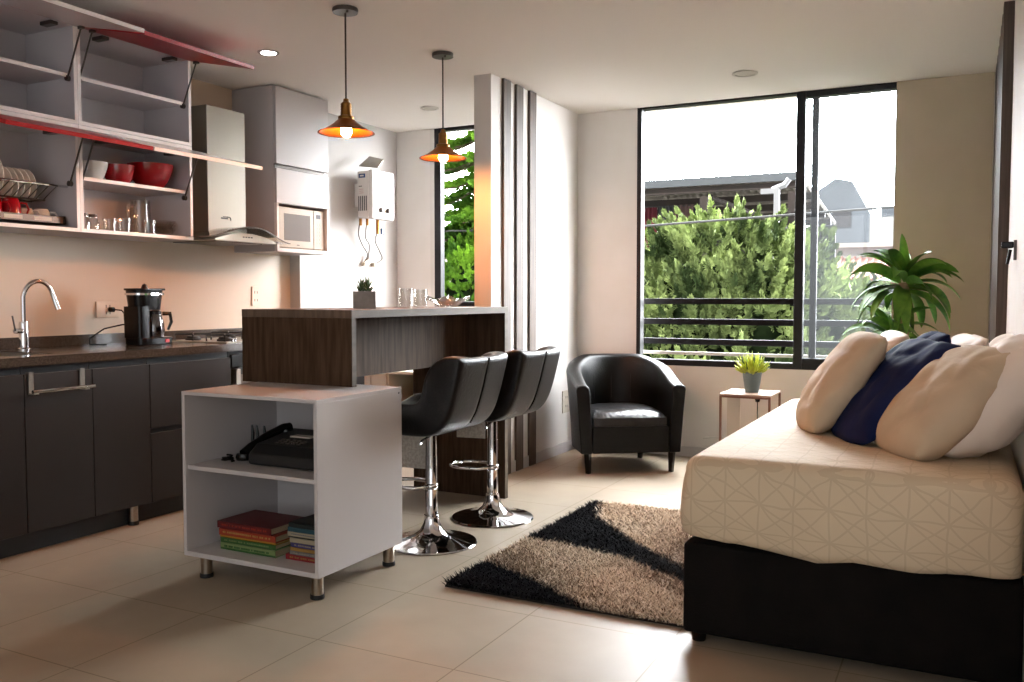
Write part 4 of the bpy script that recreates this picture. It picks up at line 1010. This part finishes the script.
pp = thing('potted_succulent', (-1.19, 5.62, TZ), 'yellow-green succulent in grey-blue pot on the side table', 'plant')
MB().shell([(.0005, .001), (.042, .001), (.058, .115), (.061, .118), (.061, .128), (.055, .128), (.053, .11), (.0005, .105)], (-1.19, 5.62, TZ), 28).build('pot', M['pot_blue'], pp, smooth=True)
MB().lathe([(.053, .106), (.053, .112), (0, .122)], (-1.19, 5.62, TZ), 20).build('soil', M['soil'], pp, smooth=True)
random.seed(5); b = MB(); b2 = MB()
for k in range(170):
    a = rnd()*2*PI; e = random.uniform(-.05, 1.45); r = .05*rnd()
    (b if k % 5 else b2).cm = 0
    leafblob(b if k % 5 else b2, (-1.19+r*math.cos(a), 5.62+r*math.sin(a), TZ+.118+.02*rnd()), (math.cos(a)*math.cos(e), math.sin(a)*math.cos(e), math.sin(e)), random.uniform(.05, .105), .0065, 5)
b.build('leaves', M['lime_leaf'], pp, smooth='all'); b2.build('inner_leaves', M['succulent'], pp, smooth='all')
tag(MB().tube([(-1.62, 6.085, .14), (-1.56, 6.08, .15), (-1.45, 6.08, .155), (-1.3, 6.07, .12), (-1.2, 6.05, .01)], .005, 6).build('white_cable', M['enamel'], smooth=True), 'white cable running low along the wall beside the armchair', 'cable')

# palm
pm = thing('palm_plant', (-.335, 5.45, 0), 'tall leafy corn palm with bare trunk behind the daybed', 'plant')
px_, py_ = -.335, 5.45
MB().shell([(.0005, .0), (.12, .0), (.16, .30), (.165, .31), (.165, .33), (.15, .33), (.148, .30), (.0005, .29)], (px_, py_, 0), 32).build('pot', M['pot_white'], pm, smooth=True)
MB().lathe([(.148, .29), (.148, .30), (0, .31)], (px_, py_, 0), 24).build('soil', M['soil'], pm, smooth=True)
MB().tube([(px_+.02, py_, .29), (px_+.02, py_, .7), (px_+.015, py_, 1.0), (px_+.015, py_, 1.20)], [.034, .032, .029, .03], 14).build('trunk', M['bark'], pm, smooth=True)
MB().tube([(px_-.05, py_+.03, .29), (px_-.055, py_+.02, .6), (px_-.05, py_, .90)], [.026, .024, .022], 12).build('short_trunk', M['bark'], pm, smooth=True)
def leaf(b, base, az, el, L_, W_, droop, twist=0):
    n = 12; p = Vector(base); d = Vector((math.cos(az)*math.cos(el), math.sin(az)*math.cos(el), math.sin(el))); side = Vector((-math.sin(az), math.cos(az), 0))
    side = (side*math.cos(twist)+Vector((0, 0, 1))*math.sin(twist)).normalized(); vs = []
    for k in range(n+1):
        t = k/n; wd = W_*(math.sin(PI*(t**.75))**.75)*.5+.0015; nn = d.cross(side)
        vs += [p-side*wd+nn*wd*.35, p, p+side*wd+nn*wd*.35]
        p = p+d*(L_/n); d = (d+Vector((0, 0, -droop/n*(.4+1.4*t)))).normalized()
    b.add(vs, [f for k in range(n) for f in ((k*3, k*3+1, k*3+4, k*3+3), (k*3+1, k*3+2, k*3+5, k*3+4))])
random.seed(21)
def head(c, cnt, Lr, up, nm, wr=(.04, .055)):
    for k in range(cnt):
        b = MB(); t = k/(cnt-1); az = k*2.399+.4+random.uniform(-.35, .35); el = up[0]+(up[1]-up[0])*t*.85+random.uniform(-.3, .3)
        leaf(b, (c[0]+.015*math.cos(az), c[1]+.015*math.sin(az), c[2]-.06+.09*t), az, el, random.uniform(*Lr)*(1-.25*t), random.uniform(*wr)*1.15, 2.3-1.3*t, random.uniform(-.9, .9))
        b.build('leaf', M['palm_leaf'], pm, smooth='all')
head((px_+.015, py_, 1.21), 34, (.30, .37), (-.35, 1.45), 'leaf', (.058, .075))
head((px_-.05, py_, .93), 20, (.24, .33), (-.3, 1.2), 'leaf', (.045, .06))
for az, el, L_ in ((1.9, -1.0, .32), (4.5, -1.1, .34), (5.4, -1.2, .3)):
    b = MB(); leaf(b, (px_+.01, py_, 1.20), az, el, L_, .045, .5); b.build('leaf', M['palm_leaf'], pm, smooth='all')

# ------------------------------------------------------------------ pendants and downlights
def pendant(x, y, label, first):
    t = thing('pendant_lamp', (x, y, 1.87), label, 'pendant lamp', 'pendant lamps over the bar')
    MB().lathe([(0, H-.002), (.058, H-.002), (.060, H-.008), (.058, H-.022), (0, H-.024)], (x, y, 0), 32).lathe([(.006, H-.034), (.006, H-.022), (0, H-.022)], (x+.035, y-.03, 0), 8).build('canopy', M['metal_dark'], t, smooth=True)
    MB().tube([(x, y, H-.02), (x, y, 2.035)], .0042, 8).build('cord', M['cord'], t, smooth=True)
    MB().lathe([(0, 2.045), (.012, 2.043), (.014, 2.03), (.024, 2.022), (.026, 2.016), (.0245, 2.012), (.026, 2.006), (.0245, 2.0), (.026, 1.994), (.0245, 1.988), (.026, 1.982), (.026, 1.965), (.036, 1.962), (.038, 1.955), (.036, 1.946), (0, 1.946)], (x, y, 0), 28).build('socket', M['brass'], t, smooth=True)
    pr = [(.032, 1.952), (.042, 1.944), (.062, 1.926), (.090, 1.908), (.118, 1.892), (.132, 1.887)]
    o = MB(); o.lathe(pr, (x, y, 0), 48); o.f = [f for f in o.f if len(f) == 4]; o.build('shade', M['shade_out'], t, smooth='all')
    pi = [(r_, z-.0025) for r_, z in pr]; q = MB(); q.lathe(pi, (x, y, 0), 48); q.f = [f for f in q.f if len(f) == 4]
    q.add([(x+r_*math.cos(2*PI*k/48), y+r_*math.sin(2*PI*k/48), z) for r_, z in (pr[-1], pi[-1]) for k in range(48)], [(k, (k+1) % 48, (k+1) % 48+48, k+48) for k in range(48)])
    q.build('shade_lining', M['shade_in'], t, smooth='all')
    MB().lathe([(0, 1.945), (.013, 1.944), (.015, 1.93), (.022, 1.914), (.026, 1.898), (.025, 1.884), (.018, 1.872), (.009, 1.866), (0, 1.865)], (x, y, 0), 20).build('bulb', M['bulb'], t, smooth='all')
    return t
pendant(-2.605, 3.39, 'brass pendant lamp over the bar, nearer the camera', True)
pendant(-2.603, 4.25, 'brass pendant lamp over the bar, in front of the small window', False)
def downlight(x, y, r, m, label):
    t = thing('recessed_light', (x, y, H-.006), label, 'ceiling light', 'recessed ceiling lights')
    MB().shell([(r, H), (r+.016, H-.001), (r+.016, H-.006), (r, H-.008), (r-.002, H-.004)], (x, y, 0), 36).build('ring', M['enamel'] if m == 'led' else M['lamp_off'], t, smooth=True)
    MB().lathe([(0, H-.003), (r, H-.003), (r, H-.0015), (0, H-.0015)], (x, y, 0), 36).build('diffuser', M[m], t, smooth=True)
downlight(-3.44, 3.795, .042, 'led', 'lit recessed ceiling light above the cooker hood')
downlight(-1.22, 5.45, .06, 'lamp_off', 'unlit recessed ceiling light before the large window')
downlight(-3.43, 5.42, .05, 'lamp_off', 'unlit recessed ceiling light near the small kitchen window')
# ------------------------------------------------------------------ outside
struct(MB().box(-60, 60, 6.4, 220, -4.2, -4).build('ground', M['street']))
def hills():
    n = 60; vs = []
    for k in range(n+1):
        x = -190+340*k/n; h = 8+26*math.exp(-((x+88)/36)**2)+3*noise.noise(Vector((x*.05, 0, 0)))
        vs += [(x, 200, -4), (x, 205, h), (x, 240, -4)]
    fs = [f for k in range(n) for f in ((k*3, k*3+3, k*3+4, k*3+1), (k*3+1, k*3+4, k*3+5, k*3+2))]
    struct(MB().add(vs, fs).build('hill', M['hill'], smooth=True))
hills()

def spray(b, p, d, L_, w_, nleaf=7):
    d = d.normalized(); a = Vector((rnd()-.5, rnd()-.5, rnd()-.5)); s_ = (a-d*a.dot(d)).normalized()
    for k in range(nleaf):
        t = (k//2+1)/((nleaf+1)//2); sg = 1 if k % 2 else -1
        if k == nleaf-1: q = p+d*L_*.15; dd = d
        else: q = p+d*L_*t*.75; dd = (d*.8+s_*sg*.75).normalized()
        l2 = L_*(.60-.25*t) if k < nleaf-1 else L_*.95
        nn = dd.cross(s_).normalized() if k == nleaf-1 else d.cross(s_).normalized(); wv = dd.cross(nn).normalized()*w_
        nb = nn*.3*w_
        b.add([q-wv*.35, q+wv*.35, q+dd*l2*.55+wv, q+dd*l2*.55-wv, q+dd*l2+nb], [(0, 1, 2, 3), (3, 2, 4)])
def cypress(name, cx, cy, z0, z1, rx, ry, label, N_, m, seed, L_=(.10, .17), w_=.013):
    random.seed(seed); t = thing(name, (cx, cy, -4), label, 'tree')
    MB().tube([(cx, cy, -4), (cx+.05, cy, -1), (cx, cy, z0+(z1-z0)*.7)], [.16, .13, .04], 10).build('trunk', M['trunk'], t, smooth=True)
    core = []
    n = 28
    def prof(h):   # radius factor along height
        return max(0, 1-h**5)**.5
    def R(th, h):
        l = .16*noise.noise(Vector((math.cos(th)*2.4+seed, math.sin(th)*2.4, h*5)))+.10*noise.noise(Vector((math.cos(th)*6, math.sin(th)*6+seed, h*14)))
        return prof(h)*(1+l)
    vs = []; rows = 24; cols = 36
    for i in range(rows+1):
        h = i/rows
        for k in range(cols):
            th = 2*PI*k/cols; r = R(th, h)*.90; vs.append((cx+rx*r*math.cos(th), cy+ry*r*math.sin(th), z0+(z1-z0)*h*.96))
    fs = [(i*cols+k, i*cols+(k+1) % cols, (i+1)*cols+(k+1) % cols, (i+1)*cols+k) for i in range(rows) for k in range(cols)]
    MB().add(vs, fs).build('shade_core', M['crown_shade'], t, smooth=True)  # dark core, paints the shade in the gaps between sprays
    b = MB()
    for q in range(N_):
        h = rnd()**.75; th = -PI*rnd() if rnd() < .9 else PI*rnd()
        r = R(th, h)*random.uniform(.80, 1.0); p = Vector((cx+rx*r*math.cos(th), cy+ry*r*math.sin(th), z0+(z1-z0)*h))
        up = (Vector((math.cos(th), math.sin(th), 0))*random.uniform(.35, .9)+Vector((random.gauss(0, .25), random.gauss(0, .25), 1))).normalized()
        ln = random.uniform(*L_)
        for k in range(18):
            f = k/17; sp_ = max(.12, 1-f)
            d_ = (up*(.55+.5*f)+Vector((random.gauss(0, .7), random.gauss(0, .7), random.gauss(0, .3)))*sp_).normalized()
            spray(b, p+up*ln*f, d_, ln*.42*(1.1-.55*f), w_, 5)
    b.build('foliage', m, t)
cypress('cypress_tree', -2.45, 9.9, -3.2, 1.78, 1.75, 1.25, 'big bright green bushy cypress tree filling the large window', 1500, M['cypress'], 4, (.22, .42), .011)
cypress('cypress_tree', -.62, 10.8, -2.6, 1.12, .8, .9, 'lower cypress shrub seen through the hazy right pane', 320, M['cypress'], 8, (.2, .36), .011)
cypress('cypress_tree', -4.55, 8.1, -2.0, 1.62, .62, .55, 'small bushy green tree below the araucaria outside the kitchen window', 420, M['pine'], 12, (.12, .22), .009)

def araucaria():
    random.seed(31); cx, cy = -4.55, 8.9
    t = thing('araucaria_tree', (cx, cy, -4), 'tall araucaria with drooping layered branches outside the small kitchen window', 'tree')
    MB().tube([(cx, cy, -4), (cx, cy, 4.5)], [.16, .04], 10).build('trunk', M['trunk'], t, smooth=True)
    b = MB(); br = MB()
    lev = 0; z = .8
    while z < 4.3:
        nb = 9; L0 = 1.25*(1-(z-.7)/5.2); off = rnd()*2
        for k in range(nb):
            az = off+2*PI*k/nb+random.uniform(-.15, .15); p = Vector((cx, cy, z+random.uniform(-.09, .09))); d = Vector((math.cos(az), math.sin(az), random.uniform(.12, .34))); P = [p.copy()]
            st_ = 16
            for s_ in range(st_):
                p = p+d.normalized()*L0/st_; d.z += (.075 if s_ > 9 else -.075); P.append(p.copy())
                if s_ > 1:
                    side = Vector((-math.sin(az), math.cos(az), 0))
                    for sg in (-1, 1, 0):
                        dd = (d.normalized()*.75+side*sg*.9+Vector((0, 0, .15+.1*rnd()))).normalized(); ll = L0*.26*(1.15-s_/st_*.55) if sg else .12
                        for m_ in range(8):
                            q = p+dd*ll*m_/8
                            spray(b, q, dd+Vector((random.gauss(0, .3), random.gauss(0, .3), random.uniform(.0, .8))), .095, .010, 5)
            br.tube(P, .012, 5)
        z += .24+.03*rnd()
    br.build('branches', M['trunk'], t); b.build('needles', M['pine'], t)
araucaria()

# shed behind the cypress
sh_ = thing('open_shed', (-3.0, 13.6, -1), 'open shed with corrugated tin roof and brown beams behind the cypress', 'shed')
def corr(nm, x0, x1, ya, za, yb, zb, m, par, th=.02):
    n = 160; vs = []
    for k in range(n+1):
        x = x0+(x1-x0)*k/n; w_ = .022*math.sin(k*PI/2.0+.3)
        vs += [(x, ya, za+w_), (x, yb, zb+w_)]
    m2 = len(vs); vs += [(x, y, z-th) for x, y, z in vs]
    fs = [(2*k, 2*k+2, 2*k+3, 2*k+1) for k in range(n)]+[(m2+2*k, m2+2*k+1, m2+2*k+3, m2+2*k+2) for k in range(n)]+[(2*k, 2*k+m2, 2*k+2+m2, 2*k+2) for k in range(n)]+[(2*k+1, 2*k+3, 2*k+3+m2, 2*k+1+m2) for k in range(n)]+[(0, 1, 1+m2, m2), (2*n, 2*n+m2, 2*n+1+m2, 2*n+1)]
    MB().add(vs, fs).build(nm, m, par)
corr('tin_roof', -6.2, -2.08, 13.0, 2.80, 16.5, 2.42, M['shed_under'], sh_)
box('fascia', M['shed_tin'], (-6.2, -2.08, 12.96, 12.99, 2.755, 2.87), sh_)
box('front_beam', M['shed_wood'], (-6.2, -2.08, 13.02, 13.10, 2.66, 2.745), sh_)
for k, y in enumerate((13.7, 14.4, 15.1, 15.8)):
    z = 2.76-(y-13.0)*.108; box('purlin', M['shed_wood'], (-6.2, -2.08, y, y+.09, z-.13, z-.03), sh_)
for x in (-6.0, -3.50, -2.24): box('post', M['shed_wood'], (x-.055, x+.055, 13.02, 13.14, -4, 2.60), sh_)
box('rear_wall', M['cloth_grey'], (-6.2, -2.08, 16.4, 16.5, -4, 2.36), sh_)
MB().tube([(-3.45, 13.2, 2.60), (-2.75, 14.1, 2.30), (-2.6, 15.8, 2.2)], .045, 6).build('brace', M['shed_wood'], sh_)
wp = thing('white_post', (-2.5, 12.7, -4), 'white painted steel post with a bracket in front of the shed', 'post')
box('pole', M['post_white'], (-2.42, -2.35, 12.66, 12.74, -4, 2.55), wp)
MB().box(-2.60, -2.35, 12.66, 12.74, 2.55, 2.62).tube([(-2.45, 12.7, 2.60), (-2.28, 12.7, 2.66), (-2.22, 12.7, 2.74)], .04, 8).build('bracket', M['post_white'], wp)
for k, (x, w_, z, h, m_, lb) in enumerate(((-4.42, .26, 2.50, .62, 'cloth_red', 'dark red garment hanging at the left end under the shed roof'), (-4.16, .26, 2.52, .60, 'cloth_grey', 'charcoal garment hanging next to the dark red one'),
        (-3.88, .32, 2.52, .62, 'cloth_pink', 'dusty pink garment hanging under the shed roof'), (-3.60, .26, 2.48, .5, 'cloth_navy', 'navy garment hanging right of the dusty pink one'))):
    vs = []; n = 12
    for j in range(7):
        for i in range(n+1): vs.append((x-w_/2+w_*i/n, 13.3+.025*math.sin(i*1.9+k)*(1+j*.1), z-h*j/6))
    q = n+1; m2 = len(vs); vs += [(a, b_+.012, c) for a, b_, c in vs]
    fs = [f for j in range(6) for i in range(n) for f in ((j*q+i, j*q+i+1, (j+1)*q+i+1, (j+1)*q+i), (m2+j*q+i, m2+(j+1)*q+i, m2+(j+1)*q+i+1, m2+j*q+i+1))]
    tag(MB().add(vs, fs).build('hanging_garment', M[m_], smooth='all'), lb, 'garment', 'laundry under the shed roof')
tag(MB().tube([(-6, 13.3, 2.52), (-3.3, 13.3, 2.50)], .008, 5).build('clothes_line', M['wire']), 'clothes line under the shed roof carrying the laundry', 'line')

# neighbouring houses on the right
ha = thing('white_house', (-1.5, 21.5, -4), 'white neighbouring house with a brown tiled lean-to roof', 'house')
box('upper_wall', M['outdoor_white'], (-3.3, 2.5, 22.0, 26, -4, 2.30), ha)
box('cornice', M['outdoor_white'], (-3.35, 2.5, 21.85, 22.0, 2.26, 2.36), ha)
MB().prism([(-3.1, 20.5, 1.52), (-3.1, 22.0, 2.02), (-3.1, 22.0, 1.90), (-3.1, 20.5, 1.40)], (5.6, 0, 0)).build('tiled_roof', M['terracotta'], ha)
b = MB()
for k in range(40): b.tube([(-3.05+k*.14, 20.46, 1.53), (-3.05+k*.14, 22.0, 2.04)], .035, 6)
b.build('roof_tiles', M['terracotta'], ha)
box('lower_wall', M['outdoor_white'], (-3.0, 2.5, 20.9, 22.0, -4, 1.42), ha)
for x in (-2.4, -1.2): 
    f = box('window', M['cloth_grey'], (x, x+.7, 20.87, 20.9, .2, 1.0), ha); box('sill', M['outdoor_grey'], (x-.05, x+.75, 20.82, 20.9, .14, .2), ha)
hb2 = thing('grey_house', (-3.0, 27, -4), 'tall grey rendered house with sloping roof, hazy behind the white one', 'house')
MB().prism([(-3.9, 27, -4), (-3.9, 27, 4.2), (-3.45, 27, 4.5), (-3.0, 27, 4.4), (-2.5, 27, 3.45), (-2.5, 27, -4)], (0, 4, 0)).build('walls', M['outdoor_grey'], hb2)
box('parapet', M['outdoor_white'], (-2.5, 2.0, 27, 27.3, -4, 3.35), hb2)
box('roof_room', M['outdoor_grey'], (-2.3, 1.4, 28, 30, 2.9, 3.75), hb2)
box('window', M['cloth_grey'], (-3.5, -3.0, 26.97, 27, 3.1, 3.6), hb2)
for x, z in ((-1.5, 2.6), (-.6, 2.6)): box('window', M['cloth_grey'], (x, x+.5, 26.97, 27, z, z+.35), hb2)

# house seen through the small window, far away
hc = thing('far_house', (-14, 24, -4), 'pale house with a tiled roof beyond the araucaria', 'house')
box('walls', M['outdoor_white'], (-16.6, -12.2, 24, 28, -4, 2.6), hc)
MB().prism([(-16.8, 23.8, 2.6), (-12.0, 23.8, 2.6), (-14.4, 23.8, 3.2)], (0, 4.4, 0)).build('roof', M['terracotta'], hc)
box('window', M['cloth_grey'], (-14.4, -13.6, 23.97, 24, 1.6, 2.5), hc)

# ------------------------------------------------------------------ sun (high, from behind the building)
sl = bpy.data.lights.new('sun', 'SUN'); so = bpy.data.objects.new('sun', sl); C.objects.link(so)
sl.energy = 10; sl.angle = .02; sl.color = (1, .96, .88); so.rotation_euler = (math.radians(38), math.radians(-14), 0)
so.location = (0, 0, 20)
